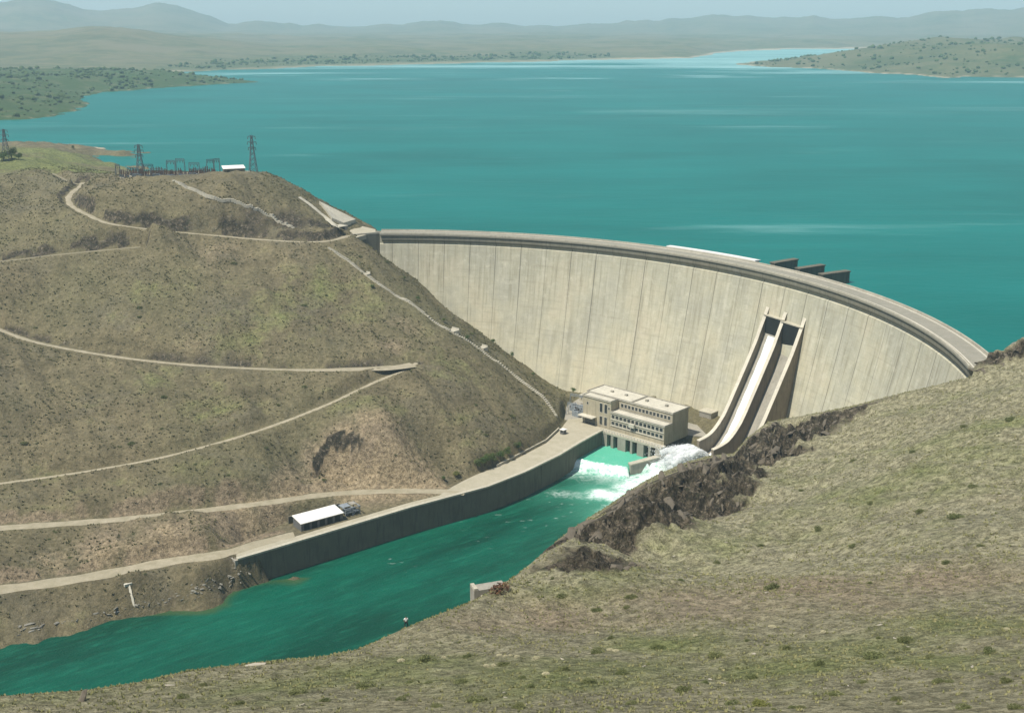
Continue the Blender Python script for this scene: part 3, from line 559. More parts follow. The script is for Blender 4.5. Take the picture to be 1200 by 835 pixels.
C1, C2 = np.array([29.5, 545.5]), np.array([56.5, 533.5]); POOL = [ph(40, -1), ph(-2.4, -1), ph(-2.4, -4), ph(7.2, -17.5), C2, C1]
cd = (C2-C1)/np.hypot(*(C2-C1)); cn = np.array([cd[1], -cd[0]])
if cn@(ph(15, -4)-C1) < 0: cn = -cn
up = (RX-C1[0])*cn[0]+(RY-C1[1])*cn[1]+fbm(RX, RY, 7, 3)*1.2           # metres upstream of the sill
ext = POOL[:4]+[C2+cd*0-cn*8, C1-cd*4-cn*8, C1-cd*4]
inx = in_poly(RX, RY, ext); lift_ = np.where(inx, 4.4*smooth(-4.5, .3, up), 0)
milky = np.where(inx, .95*smooth(-14, 1, up), milky)
dn = np.where((RX > 5) & (RX < 66) & (up < 2), 1, 0)*np.exp(-np.clip(-up, 0, 99)/9.0)*smooth(12, 24, RX)*smooth(64, 54, RX)
milky = np.maximum(milky, .8*dn); foam = np.maximum(foam, np.where(up > 0, .12*inx, .85*dn)); foam = np.maximum(foam, np.where(inx, 1.1*np.exp(-((up+2.0)/1.9)**2), 0))
for a, b, wdt, s in [((705,578),(745,590),5.5,1.0),((700,580),(760,578),6,.8),((735,572),(775,552),7,1.0),((650,578),(700,582),6,.3),((720,600),(740,585),7,.7)]:
    d, t = seg_d(RX, RY, w_(*a), w_(*b)); foam = np.maximum(foam, s*np.exp(-(d/wdt)**2)); milky = np.maximum(milky, .6*s*np.exp(-(d/(wdt*2.6))**2))
for k in range(60):
    px, py = random.choice([(627,586),(559,639),(477,661),(690,605),(655,598),(600,612),(640,590)]); p = w_(px+random.gauss(0, 22), py+random.gauss(0, 9)); d = np.hypot((RX-p[0])/random.uniform(.8, 2.6), (RY-p[1])/random.uniform(.5, 1.0)); foam = np.maximum(foam, random.uniform(.1, .34)*np.exp(-d*d))
river = grid_mesh('river', np.stack([RX, RY, np.full(RX.shape, TW)+lift_+foam*.5*(1+fbm(RX, RY, 3, 2))], -1), len(rx), len(ry), M['river'], dict(milky=np.clip(milky, 0, 1), foam=np.clip(foam, 0, 1), shoal=.8*smooth(-90.5, -86.6, grid_sample(ZG, RX, RY)+fbm(RX, RY, 8, 3)*1.0)*(RX < -78)*(RY > 395)))
tag(river, 'deep green river below the dam with foam near the powerhouse', 'water', kind='structure')

# ------------------------------------------------------------------ roads
def ribbon(name, L, w, mat, lab, lift=.06, rag=.35, wend=None):
    P = []; N = len(L)
    for i in range(N):
        d = L[min(i+1, N-1)]-L[max(i-1, 0)]; nrm = np.array([d[1], -d[0]]); nrm = nrm/max(np.hypot(*nrm), 1e-6)
        for k, s in enumerate((-1, -.35, .35, 1)):
            ww = (w if wend is None else w+(wend-w)*max(0, (i/N-.78)/.22))*s*(1+(rag*math.sin(i*.7+k*2)*.3 if abs(s) == 1 else 0)); P.append((L[i, 0]+nrm[0]*ww, L[i, 1]+nrm[1]*ww, L[i, 2]+lift-(.18 if abs(s) == 1 else 0)))
    o = grid_mesh(name, P, N, 4, mat); return tag(o, lab, 'road', kind='structure')
ribbon('upper_road', ROADLINES['upper_road'], 1.7, M['dirt'], 'pale road winding up from the dam crest to the switchyard hill')
ribbon('middle_road', ROADLINES['middle_road'], 1.5, M['dirt'], 'narrow pale road crossing the middle of the left hillside', wend=4.6)
ribbon('slanting_road', ROADLINES['slanting_road'], 1.25, M['dirt'], 'pale dirt road slanting down the left hillside from the bend')
ribbon('lower_road', ROADLINES['lower_road'], 2.7, M['dirt'], 'broad pale road along the foot of the left hillside')
ribbon('riverside_road', ROADLINES['riverside_road'], 3.6, M['dirt'], 'pale road along the river bank leading to the wall')
ribbon('footpath', ROADLINES['footpath'], .8, M['track'], 'thin pale path leaving the top bend of the hill road')
ribbon('grassy_track', ROADLINES['grassy_track'], 1.5, M['track'], 'faint old track cut into the upper left hillside')
mb = MB(); mb.prism(PAVE, DECK-.5, DECK); o = build('pavement', mb, M['deck']); tag(o, 'paved strip on top of the river wall leading to the powerhouse', 'pavement', kind='structure')
mb = MB(); mb.prism(YARD, DECK-.5, DECK-.02); o = build('yard_pavement', mb, M['concgrey']); tag(o, 'concrete yard between powerhouse and dam', 'pavement', kind='structure')
mb = MB(); mb.prism(PAD, 30.2, 30.95); o = build('switchyard_ground', mb, M['padm']); tag(o, 'gravel pad of the switchyard on the hilltop', 'ground', kind='structure')

# ------------------------------------------------------------------ the dam
org = (DC[0], DC[1], 0); dam = thing('arch_dam', 'high curved concrete arch dam holding back the turquoise reservoir', 'dam', org)
degs = np.linspace(90.6, -8, 150); zs = np.linspace(-1.5, -97, 26)
prof = [(251, -97), (251, 3.8), (241.5, 3.8), (241.5, -1.0)]+[(float(r_face(z)), float(z)) for z in zs]
build('dam_wall', MB().sweep(prof, degs), M['dam'], dam)
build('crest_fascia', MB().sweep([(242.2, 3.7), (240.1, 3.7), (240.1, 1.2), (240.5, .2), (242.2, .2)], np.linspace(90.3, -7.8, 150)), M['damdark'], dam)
build('crest_roadway', MB().sweep([(239.5, 3.75), (251.6, 3.75), (251.6, 4.45), (239.5, 4.45)], degs), M['asphalt'], dam)
for R in (239.7, 251.1): build('parapet', MB().sweep([(R-.25, 4.45), (R+.25, 4.45), (R+.25, 5.35), (R-.25, 5.35)], degs), M['conc'], dam)
for R in (241.3, 249.6): build('kerb', MB().sweep([(R-.3, 4.452), (R+.3, 4.452), (R+.3, 4.75), (R-.3, 4.75)], degs), M['concwhite'], dam)
# thrust block closing the left end
tb = [arc(241.6, 90.6)[:2], at(411, 276.5, 4.4)[:2], at(398, 279, 4.4)[:2], np.array([-108., 668.]), np.array([-108., 694.]), arc(252.2, 90.6)[:2]]
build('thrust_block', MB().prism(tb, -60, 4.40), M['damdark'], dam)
p0, p1 = tb[0], tb[1]; u = (p1-p0)/np.hypot(*(p1-p0)); q = np.array([-u[1], u[0]])
build('end_parapet', MB().box((p0+p1)/2-q*.2, u, q, np.hypot(*(p1-p0))/2, .25, 4.41, 5.4), M['conc'], dam)
# long low gallery roof and the intake piers behind the crest
g0, g1 = 51.2, 38.4
ga = thing('crest_gallery', 'long low white roofed gallery behind the middle of the dam crest', 'gallery', arc(255, 45, 0))
build('wall', MB().sweep([(252.5, -6), (256.2, -6), (256.2, 5.0), (252.5, 5.0)], np.linspace(g0, g1, 24)), M['conc'], ga)
build('roof', MB().sweep([(252.3, 5.0), (256.6, 5.0), (256.6, 5.4), (252.3, 5.7)], np.linspace(g0+.1, g1-.1, 24)), M['white'], ga)
for k, (a, lab) in enumerate([(36.0, 'dark concrete intake pier beside the white gallery roof'), (32.2, 'middle one of three dark intake piers behind the dam crest'), (28.6, 'dark intake pier nearest the right end of the dam')]):
    t = thing('intake_pier', lab, 'pier', arc(258, a, 0), 'intake piers behind the crest')
    c = arc(262.5, a)[:2]; rad = (c-DC)/np.hypot(*(c-DC)); tan = np.array([-rad[1], rad[0]])
    build('pier_wall', MB().box(c, rad, tan, 8.6, 1.5, -14, 5.6), M['concdark'], t)
    build('pier_cap', MB().box(c, rad, tan, 8.9, 1.9, 5.6, 6.1), M['concdark'], t)
    build('gate', MB().box(c+tan*3.6-rad*1.5, rad, tan, .5, 2.2, -6, 4.4), M['dark'], t); build('hoist_frame', MB().box(c+tan*2.6-rad*3, rad, tan, 2.2, 1.0, 3.0, 5.2), M['door'], t)

# ------------------------------------------------------------------ spillway chute
ct_top = np.array([126.0, 572.6]); ax = np.array([-0.718, -0.696]); wv = np.array([0.696, -0.718])
sp = thing('spillway_chute', 'steep twin concrete spillway chute curving down the dam face', 'spillway', (110, 545, -80))
def cop(s): return float(np.interp(s, [-6, 0, 4.4, 8.75, 13.9, 19.4, 24.2, 28.8, 32.6, 36.5, 39.8, 43, 47.5, 52.4, 61], [-3.5, -12.8, -20.4, -28.0, -35.4, -43.2, -49.8, -56.2, -60.9, -64.3, -66.5, -68.0, -68.8, -69.1, -68.9]))
WT, WT2 = 7.8, 12.5
W0, W1, W2 = 0.0, 12.2, 25.0
def cz(s): return cop(s)-WT
def chute_pt(s, w, z): p = ct_top+ax*(s+.25*w)+wv*w; return (p[0], p[1], z)
def strip(w0, w1, zf0, zf1, S):
    b = MB(); vs = []
    for s in S: a, c = zf0(s), zf1(s); vs += [chute_pt(s, w0, a), chute_pt(s, w1, a), chute_pt(s, w1, c), chute_pt(s, w0, c)]
    fs = []
    for i in range(len(S)-1):
        for j in range(4): k = (j+1) % 4; fs.append((4*i+j, 4*i+4+j, 4*i+4+k, 4*i+k))
    fs += [(0, 1, 2, 3), tuple(4*(len(S)-1)+j for j in (3, 2, 1, 0))]; return b.add(vs, fs)
S_ = lambda a, b_: np.linspace(a, b_, 44)
build('chute_floor', strip(W0+.8, W1-.8, lambda s: cz(s)-1.5, lambda s: cz(s), S_(0, 54)), M['concgrey'], sp)
build('chute_floor', strip(W1+.8, W2-.8, lambda s: cop(s)-WT2-1.5, lambda s: cop(s)-WT2, S_(0, 54)), M['concgrey'], sp)
for w, lab, s0, s1 in ((W0, 'side_wall', -.1, 52), (W1, 'middle_wall', -.1, 54), (W2, 'side_wall', -.1, 56)):
    o = build(lab, strip(w-.8, w+.8, lambda s: -96.0, lambda s: cop(s), S_(s0, s1)), M['chute'], sp)  # dark wall tone: stained concrete with its shade put into the colour
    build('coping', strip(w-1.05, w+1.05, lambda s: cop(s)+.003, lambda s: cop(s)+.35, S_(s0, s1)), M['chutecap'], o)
for a, b_, s0, dz in ((W0, W1, 2.4, WT), (W1, W2, 2.8, WT2)):
    zf = cop(s0)-dz; build('outlet', strip(a+.8, b_-.8, lambda s: zf-1, lambda s: cop(s0)+.9, (s0-5, s0)), M['dark'], sp)
    build('lintel', strip(a-.8, b_+.8, lambda s: cop(s0)+.903, lambda s: cop(s0)+1.4, (s0-5, s0+.2)), M['conc'], sp)
mbw = strip(W0+3.6, W1-2.2, lambda s: cz(s)+.02, lambda s: cz(s)+.5+.2*math.sin(s*1.3), np.linspace(3, 54, 60))
o = build('chute_water', mbw, M['foam'], smooth_=False); tag(o, 'white water racing down the left lane of the spillway', 'water', kind='stuff')
# the jet off the lip
jb = MB(); lipz = cz(54)+3.2; v0 = 15.0
def jet(tm, w, dv, du): fan = (.2+.7*min(1, max(0, dv-.45)*1.3)); jd = ax*(1-fan)+np.array([-.95, -.31])*fan; p = ct_top+ax*(53.5+.25*w)+jd*v0*dv*tm+wv*w; return np.array([p[0], p[1], lipz+du*tm-4.9*tm*tm])
for k in range(56):
    w = random.uniform(2.5, 10.5); dv = random.uniform(.5, 1.05); du = random.uniform(1, 10.0)
    ts = np.linspace(-.1, random.uniform(1.0, 1.5), 16); P = [jet(t, 6.5+(w-6.5)*(1+t*.25)+random.uniform(-.2, .2)*t, dv, du) for t in ts]; P = [p for p in P if p[2] > TW-.8]
    if len(P) > 3: jb.tube(P, [(.6+.8*i/len(P))*random.uniform(.8, 1.2) for i in range(len(P))], 9)
ico = [(0,0,1),(.9,0,.4),(.28,.85,.4),(-.73,.53,.4),(-.73,-.53,.4),(.28,-.85,.4),(.73,.53,-.4),(-.28,.85,-.4),(-.9,0,-.4),(-.28,-.85,-.4),(.73,-.53,-.4),(0,0,-1)]
icf = [(0,1,2),(0,2,3),(0,3,4),(0,4,5),(0,5,1),(1,6,2),(2,7,3),(3,8,4),(4,9,5),(5,10,1),(6,7,2),(7,8,3),(8,9,4),(9,10,5),(10,6,1),(11,7,6),(11,8,7),(11,9,8),(11,10,9),(11,6,10)]
def blobm(b, c, r, sq=1.0, jit=.25):
    b.add([(c[0]+x*r*(1+random.uniform(-jit, jit)), c[1]+y*r*(1+random.uniform(-jit, jit)), c[2]+z*r*sq*(1+random.uniform(-jit, jit))) for x, y, z in ico], icf)
for k in range(17000):
    tm = random.uniform(.0, 1.6); p = jet(tm, 6.5+random.uniform(-4.6, 4.6)*(1+.25*tm)+random.gauss(0, .4+.5*tm), random.uniform(.5, 1.2), random.uniform(-.5, 11.0))
    if p[2] > TW-.3: blobm(jb, p, random.choice([.06, .08, .1, .13, .17, .22]))
for k in range(2500):
    p = jet(1.3, 6.5+random.uniform(-7, 7), random.uniform(.55, 1.25), 3); blobm(jb, (p[0]+random.gauss(0, 2.5), p[1]+random.gauss(0, 2.5), TW+abs(random.gauss(0, 1.8))), random.uniform(.08, .3))
o = build('water_jet', jb, M['spray'], smooth_=True); tag(o, 'white jet of water spraying off the spillway lip into the river', 'water', kind='stuff')

# ------------------------------------------------------------------ powerhouse
PZ = ph(25, 8, DECK); pw = thing('powerhouse', 'long tan flat roofed powerhouse with window rows at the foot of the dam', 'building', PZ)
build('upper_hall', MB().phb(0, 53, 6.5, 20, DECK-.4, -59.9), M['plaster'], pw)
build('lower_hall', MB().phb(0, 33, 0, 6.497, DECK-.4, -64.9), M['plaster'], pw)
build('stair_tower', MB().phb(33.003, 51, .4, 6.497, DECK-.4, -59.9), M['plaster'], pw)
def roof_slab(nm, l0, l1, d0, d1, z, hole=True):
    r = build(nm, MB().phb(l0, l1, d0, d1, z, z+.35), M['concwhite'], pw); b = MB(); e = .45
    b.phb(l0, l1, d0, d0+e, z+.353, z+.75); b.phb(l0, l1, d1-e, d1, z+.353, z+.75); b.phb(l0, l0+e, d0+e, d1-e, z+.353, z+.75); b.phb(l1-e, l1, d0+e, d1-e, z+.353, z+.75)
    build('roof_edge', b, M['concgrey'], r); return r
roof_slab('roof', -.4, 25, 6.1, 20.4, -59.9); roof_slab('roof', 25.003, 53.4, 6.1, 20.4, -59.75); roof_slab('roof', 33.0, 51.4, 0, 6.09, -59.9); roof_slab('roof', -.4, 32.997, -.4, 6.09, -64.9)
def window(l, z, w, h, d=0.0, mat='glass'):
    b = MB(); e = .14
    b.phb(l-w/2, l+w/2, d-.10, d-.003, z, z+e); b.phb(l-w/2, l+w/2, d-.10, d-.003, z+h-e, z+h); b.phb(l-w/2, l-w/2+e, d-.10, d-.003, z+e, z+h-e); b.phb(l+w/2-e, l+w/2, d-.10, d-.003, z+e, z+h-e)
    f = build('window', b, M['frame'], pw); build('pane', MB().phb(l-w/2+e, l+w/2-e, d-.05, d-.004, z+e, z+h-e), M[mat], f)
for k in range(14): window(2.0+k*2.2, -63.3, 1.75, 2.1, 6.5)
for k in range(13): window(1.8+k*2.45, -67.7, 2.05, 2.1)
for k in range(13): window(1.8+k*2.45, -71.0, 2.05, 2.0)
for l in (36.2, 39.2): window(l, -66.3, 2.0, 4.9, .4); window(l, -72.8, 2.0, 4.6, .4)
for l in (34.2, 48.0): window(l, -64.0, 1.2, 1.5, .4)
for z in (-68.2, -71.5): build('sill_course', MB().phb(.2, 32.6, -.35, -.003, z, z+.35), M['concwhite'], pw)
build('canopy', MB().phb(42, 51.5, -3.2, .397, -69.8, -69.3), M['concwhite'], pw)
build('door', MB().phb(43, 49.5, .25, .397, DECK, -70.3), M['door'], pw)
build('balcony', MB().phb(17.2, 20.4, -1.6, -.36, -69.3, -67.4), M['concwhite'], pw)
for k, l in enumerate((8, 20, 33, 42)): build('roof_vent', MB().phb(l, l+1.3, 13, 14.3, -59.5, -58.6), M['concgrey'], pw)
build('walkway', MB().phb(-1.4, 36, -4, -.003, -75.0, DECK-.01), M['conc'], pw)
b = MB(); L_ = -4.0
for l in np.arange(-1, 36.1, 1.75): b.phb(l-.06, l+.06, -3.9, -3.78, DECK, DECK+1.05)
b.phb(-1.2, 36, -3.9, -3.8, DECK+1.05, DECK+1.15); build('railing', b, M['grey'], pw)
slots = [(2.2, 5.0), (6.4, 9.2), (13.2, 16.0), (17.4, 20.2), (25.2, 27.8), (29.4, 31.8)]
build('draft_tube_wall', MB().phb(-1.4, 36, -1.2, -.003, -96, -75.003), M['dark'], pw)
edges = [-1.4]+[e for s in slots for e in s]+[36]
for k in range(0, len(edges), 2): build('pier', MB().phb(edges[k], edges[k+1], -3.9, -1.203, -96, -75.003), M['concgrey'], pw)
# divider wall between tailrace and spillway pool
dv = thing('divider_wall', 'short concrete wall jutting into the river from the powerhouse corner', 'wall', ph(3, -12, TW))
DVL = [np.array(p) for p in (ph(7.2, -17.5), ph(-3.6, 5.5))]; DVT = [-80.4, -77.6]
def sloped(L, T, t0, t1, dz0, dz1, zb=None):
    N = len(L); vs = []
    for i in range(N):
        d = L[min(i+1, N-1)]-L[max(i-1, 0)]; d = d/np.hypot(*d); n_ = np.array([-d[1], d[0]]); a, b_ = L[i]+n_*t0, L[i]+n_*t1; lo = zb if zb is not None else T[i]+dz0
        vs += [(*a, lo), (*b_, lo), (*b_, T[i]+dz1), (*a, T[i]+dz1)]
    fs = [(4*i+j, 4*i+4+j, 4*i+4+(j+1) % 4, 4*i+(j+1) % 4) for i in range(N-1) for j in range(4)]+[(0, 1, 2, 3), tuple(4*(N-1)+j for j in (3, 2, 1, 0))]
    return MB().add(vs, fs)
build('wall_body', sloped(DVL, DVT, -1.3, 1.3, 0, -.6, -96), M['concgrey'], dv); build('coping', sloped(DVL, DVT, -1.6, 1.6, -.597, 0), M['conc'], dv)
# transformer bay and small houses
tpos = [(33.5, 588), (37.0, 594.5), (32.5, 597), (40.5, 603)]; tl = ['grey transformer nearest the paved river bank', 'grey transformer beside the powerhouse end wall', 'grey transformer closest to the left hillside', 'grey transformer furthest back beneath the dam']
for (x, y), lb in zip(tpos, tl):
    t = thing('transformer', lb, 'transformer', (x, y, DECK), 'transformers beside the powerhouse')
    build('tank', MB().box((x, y), PL, PD, 2.0, 1.3, DECK, DECK+2.9), M['grey'], t); b = MB()
    for k in range(6): b.box((x-PL[0]*2.5+PD[0]*(k-2.5)*.42, y-PL[1]*2.5+PD[1]*(k-2.5)*.42), PL, PD, .45, .08, DECK+.5, DECK+2.6)
    build('radiator', b, M['grey'], t); build('conservator', MB().tube([(x-1.5, y, DECK+3.6), (x+1.5, y, DECK+3.6)], .45, 10), M['grey'], t)
    for k in (-1, 0, 1): build('bushing', MB().tube([(x+PL[0]*k, y+PL[1]*k, DECK+2.9), (x+PL[0]*k, y+PL[1]*k, DECK+4.8)], [.22, .1], 8), M['porcelain'], t)
def gantry(a, b_, h, lab, grp, mat='steel', w=.22):
    a = np.array(a, float); b_ = np.array(b_, float); t = thing('gantry', lab, 'gantry', a, grp)
    for p in (a, b_):
        m = MB(); u = (b_-a)[:2]/np.hypot(*(b_-a)[:2]); q = np.array([-u[1], u[0]])
        top = p+np.array([0, 0, h])
        for s in (-1, 1): m.bar((p[0]+q[0]*s*1.1, p[1]+q[1]*s*1.1, p[2]-.3), top, w, w*.7)
        for f in (.3, .6): m.bar((p[0]+q[0]*1.1*(1-f), p[1]+q[1]*1.1*(1-f), p[2]+h*f), (p[0]-q[0]*1.1*(1-f), p[1]-q[1]*1.1*(1-f), p[2]+h*f), w*.6)
        build('leg', m, M[mat], t)
    m = MB(); ta = a+np.array([0, 0, h]); tb_ = b_+np.array([0, 0, h]); m.bar(ta, tb_, w); m.bar(ta-[0, 0, 1.0], tb_-[0, 0, 1.0], w)
    N = 6
    for k in range(N): m.bar(ta+(tb_-ta)*k/N, ta+(tb_-ta)*(k+1)/N-[0, 0, 1.0], w*.6)
    build('crossbeam', m, M[mat], t); m = MB()
    for k in (1, 3, 5): p = ta+(tb_-ta)*k/N; build('insulator', MB().tube([p-[0, 0, 1.0], p-[0, 0, 2.4]], [.14, .2], 6), M['porcelain'], t)
    return t
gantry((29, 591, DECK), (37, 584, DECK), 6.5, 'steel gantry at the front of the transformer bay', 'gantries over the transformers', 'grey', .14)
gantry((31, 603, DECK), (42, 596, DECK), 7.5, 'steel gantry at the back of the transformer bay', 'gantries over the transformers', 'grey', .14)
rh = thing('relay_house', 'small pale flat roofed house between the transformers and the dam', 'building', (41, 612, DECK))
build('wall', MB().box((41, 612), PL, PD, 4, 2.4, DECK-.3, DECK+3.2), M['conc'], rh); build('roof', MB().box((41, 612), PL, PD, 4.4, 2.8, DECK+3.2, DECK+3.6), M['concwhite'], rh); build('door', MB().box((41-PD[0]*2.42, 612-PD[1]*2.42), PL, PD, .6, .05, DECK, DECK+2.1), M['door'], rh)
ki = at(660, 508, DECK); t = thing('kiosk', 'small dark guard kiosk with a pale roof on the river bank', 'kiosk', ki)
build('wall', MB().box(ki, PL, PD, 1.1, 1.1, DECK, DECK+2.2), M['door'], t); build('roof', MB().box(ki, PL, PD, 1.4, 1.4, DECK+2.2, DECK+2.45), M['white'], t); build('window', MB().box(ki[:2]-PD*1.12, PL, PD, .6, .04, DECK+1.1, DECK+1.8), M['glass'], t)
bh = np.array([100.5, 580.0]); t = thing('valve_house', 'grey concrete blockhouse between the powerhouse and the spillway', 'building', (*bh, DECK))
build('wall', MB().box(bh, PL, PD, 3.6, 3.0, DECK-.5, DECK+5.2), M['concgrey'], t); build('roof', MB().box(bh, PL, PD, 3.9, 3.3, DECK+5.2, DECK+5.7), M['conc'], t); build('door', MB().box(bh-PD*3.03, PL, PD, 1.1, .05, DECK, DECK+2.6), M['dark'], t)
for k, zz in enumerate((-67.8,)): pass

# ------------------------------------------------------------------ river wall and its low walls
WL = [np.array(p) for p in WALL]
def wall_along(L, t0, t1, z0, z1):                # offset polyline to the left of travel (the land side)
    N = len(L); nr = []
    for i in range(N): d = L[min(i+1, N-1)]-L[max(i-1, 0)]; d = d/np.hypot(*d); nr.append(np.array([-d[1], d[0]]))
    a = [L[i]+nr[i]*t0 for i in range(N)]; b = [L[i]+nr[i]*t1 for i in range(N)]
    m = MB(); vs = []
    for i in range(N): vs += [(*a[i], z0), (*b[i], z0), (*b[i], z1), (*a[i], z1)]
    fs = [(4*i+j, 4*i+4+j, 4*i+4+(j+1) % 4, 4*i+(j+1) % 4) for i in range(N-1) for j in range(4)]+[(0, 1, 2, 3), tuple(4*(N-1)+j for j in (3, 2, 1, 0))]
    return m.add(vs, fs)
rw = thing('river_wall', 'long dark concrete retaining wall along the left river bank', 'wall', (*WL[3], TW))
build('wall_body', wall_along(WL, -1.2, 1.6, -97, DECK-.25), M['concdark'], rw); build('coping', wall_along(WL, -1.5, .3, DECK-.247, DECK+.45), M['conc'], rw)
for i, (a, b_) in enumerate(zip(WL[:-1], WL[1:])):
    d = (b_-a)/np.hypot(*(b_-a)); nn = np.array([-d[1], d[0]]); p = a*.5+b_*.5-nn*1.22
    if i < 7: build('buttress', MB().box(p, d, nn, .35, .16, -97, DECK-.5), M['concdark'], rw)
q0 = WL[0]; d = (WL[1]-WL[0])/np.hypot(*(WL[1]-WL[0])); nn = np.array([-d[1], d[0]])
build('end_wall', MB().box(q0+nn*2.2-d*.5, nn, d, 3.3, .6, -97, DECK-.3), M['concgrey'], rw)
kb = [at(*p, DECK)[:2] for p in [(655,503),(640,517),(600,538),(582,547)]]
t = build('low_wall', wall_along([np.array(p) for p in kb], -.3, .3, DECK-.3, DECK+1.1), M['conc'], None, (*kb[1], DECK)); tag(t, 'low pale wall curving along the hill side of the river bank', 'wall')
pp = at(655, 551, TW+.6)[:2]; t = thing('landing_platform', 'small pale concrete ledge jutting from the river wall above the water', 'platform', (*pp, TW))
d = (WL[6]-WL[5])/np.hypot(*(WL[6]-WL[5])); nn = np.array([-d[1], d[0]])
build('slab', MB().box(pp+nn*1.0, d, nn, 2.2, 2.2, TW+2.2, TW+2.7), M['concwhite'], t); build('step', MB().box(pp+nn*.6-d*.6, d, nn, 1.8, 2.2, TW+.3, TW+.8), M['concwhite'], t); build('post', MB().box(pp+nn*1.2, d, nn, .5, .5, TW-2, TW+2.2), M['concdark'], t)

# ------------------------------------------------------------------ shed by the river, frames beside it
c0, c1, c2, c3 = [at(*p, -70.6)[:2] for p in [(345,604),(352.5,613.5),(403,600),(398,591.5)]]
sl = (c2-c1)/np.hypot(*(c2-c1)); sn = np.array([-sl[1], sl[0]]); L_ = np.hypot(*(c2-c1)); Wd = 8.0
sh = thing('shed', 'long low shed with a white sheet roof above the river wall', 'shed', (*((c1+c2)/2), DECK))
cc = (c1+c2)/2+sn*Wd/2
build('wall', MB().box(cc, sl, sn, L_/2-.3, Wd/2-.4, DECK-.3, -71.0), M['door'], sh)
b = MB(); hz = lambda w: -70.95+w*.12
cs = [cc-sl*L_/2-sn*Wd/2, cc+sl*L_/2-sn*Wd/2, cc+sl*L_/2+sn*Wd/2, cc-sl*L_/2+sn*Wd/2]; b.hexa([(*cs[0], -70.95), (*cs[1], -70.95), (*cs[2], -70.0), (*cs[3], -70.0)], [(*cs[0], -70.7), (*cs[1], -70.7), (*cs[2], -69.75), (*cs[3], -69.75)]); build('roof', b, M['white'], sh)
for k in range(5): p = cc+sl*(k-2)*L_/5.6-sn*(Wd/2-.42); build('door', MB().box(p, sl, sn, 1.2, .06, DECK, -71.4), M['dark'], sh)
fr = cc+sl*(L_/2+5.0)+sn*.5; t = thing('steel_frame_store', 'open grey steel frame with roof sheets beside the white shed', 'frame', (*fr, DECK))
for i in (-1, 0, 1):
    for j in (-1, 1): p = fr+sl*i*3.4+sn*j*2.8; build('post', MB().bar((*p, DECK-.2), (*p, DECK+3.6), .16), M['grey'], t)
b = MB()
for j in (-1, 1): b.bar((*(fr-sl*3.6+sn*j*2.8), DECK+3.6), (*(fr+sl*3.6+sn*j*2.8), DECK+3.6), .16)
for i in (-1, 0, 1): b.bar((*(fr+sl*i*3.4-sn*2.8), DECK+3.63), (*(fr+sl*i*3.4+sn*2.8), DECK+3.63), .14)
for i in (-1, 0): b.bar((*(fr+sl*i*3.4-sn*2.8), DECK+.3), (*(fr+sl*(i+1)*3.4-sn*2.8), DECK+3.5), .1)
build('beam', b, M['grey'], t); build('roof_sheet', MB().box(fr-sl*1.6+sn*.8, sl, sn, 1.7, 1.9, DECK+3.8, DECK+3.9), M['grey'], t); build('roof_sheet', MB().box(fr+sl*2+sn*1.2, sl, sn, 1.2, 1.4, DECK+3.78, DECK+3.87), M['concgrey'], t)
build('shelf', MB().box(fr+sl*.3, sl, sn, 3.2, 2.2, DECK+1.2, DECK+1.35), M['steel'], t); build('stored_load', MB().box(fr-sl*.8, sl, sn, 1.5, 1.4, DECK+1.353, DECK+2.4), M['grey'], t)
wl = cc+sn*(Wd/2+2.4); t = build('shed_wall', MB().box(wl+sl*1.5, sl, sn, L_/2+2.0, .35, DECK-.5, DECK+3.0), M['concdark'], None, (*wl, DECK)); tag(t, 'low dark retaining wall right behind the white roofed shed', 'wall')

# ------------------------------------------------------------------ stairways down the abutments
def stairway(pxs, w, label, step=6.5, mat='conc'):
    P = [hit(*p) for p in pxs]; P = spline(P, 1.0); t = thing('stairway', label, 'stairs', (*P[0][:2], hgt(*P[0][:2])))
    n_ = max(3, int(len(P)/step)); idx = np.linspace(0, len(P)-1, n_+1).astype(int)
    for k in range(n_):
        S = P[idx[k]:idx[k+1]+1]; b = MB()
        for i in range(len(S)-1):
            a, c = S[i][:2], S[i+1][:2]; d = (c-a)/max(np.hypot(*(c-a)), 1e-6); nrm = np.array([-d[1], d[0]]); z = max(hgt(*a), hgt(*c), hgt(*((a+c)/2+nrm*w)), hgt(*((a+c)/2-nrm*w)))+.12
            b.box((a+c)/2, d, nrm, np.hypot(*(c-a))/2+.02, w*(.75+.5*((k*37) % 10)/10), z-1.6, z+.25*((k*53) % 10)/10)
        build('flight' if k % 3 else 'landing', b, M[mat], t)
    return t
stairway([(385,290),(410,307),(440,330),(470,350),(500,370),(518,383),(530,390),(545,398),(560,408),(580,423),(600,438),(622,455),(640,470),(652,488)], .85, 'long pale concrete stairway running down the hill beside the dam')
for (px, py, sz, lab) in [(531,388,2.2,'small pale concrete landing hut halfway down the long stairway'),(566,408,1.7,'pale concrete platform on the lower part of the long stairway'),(430,322,1.3,'small pale concrete block near the top of the long stairway')]:
    p = hit(px, py); t = thing('stair_platform', lab, 'platform', p); build('slab', MB().box(p, PL, PD, sz*1.2, sz, p[2]-1.5, p[2]+.7), M['conc'], t); build('parapet', MB().box(p[:2]+PD*sz*.85, PL, PD, sz*1.2, .15, p[2]+.703, p[2]+1.6), M['concwhite'], t)
stairway([(203,212),(225,222),(250,232),(272,236),(292,241),(312,252),(334,264),(345,267)], .95, 'pale stepped path crossing the knoll below the switchyard', 7)

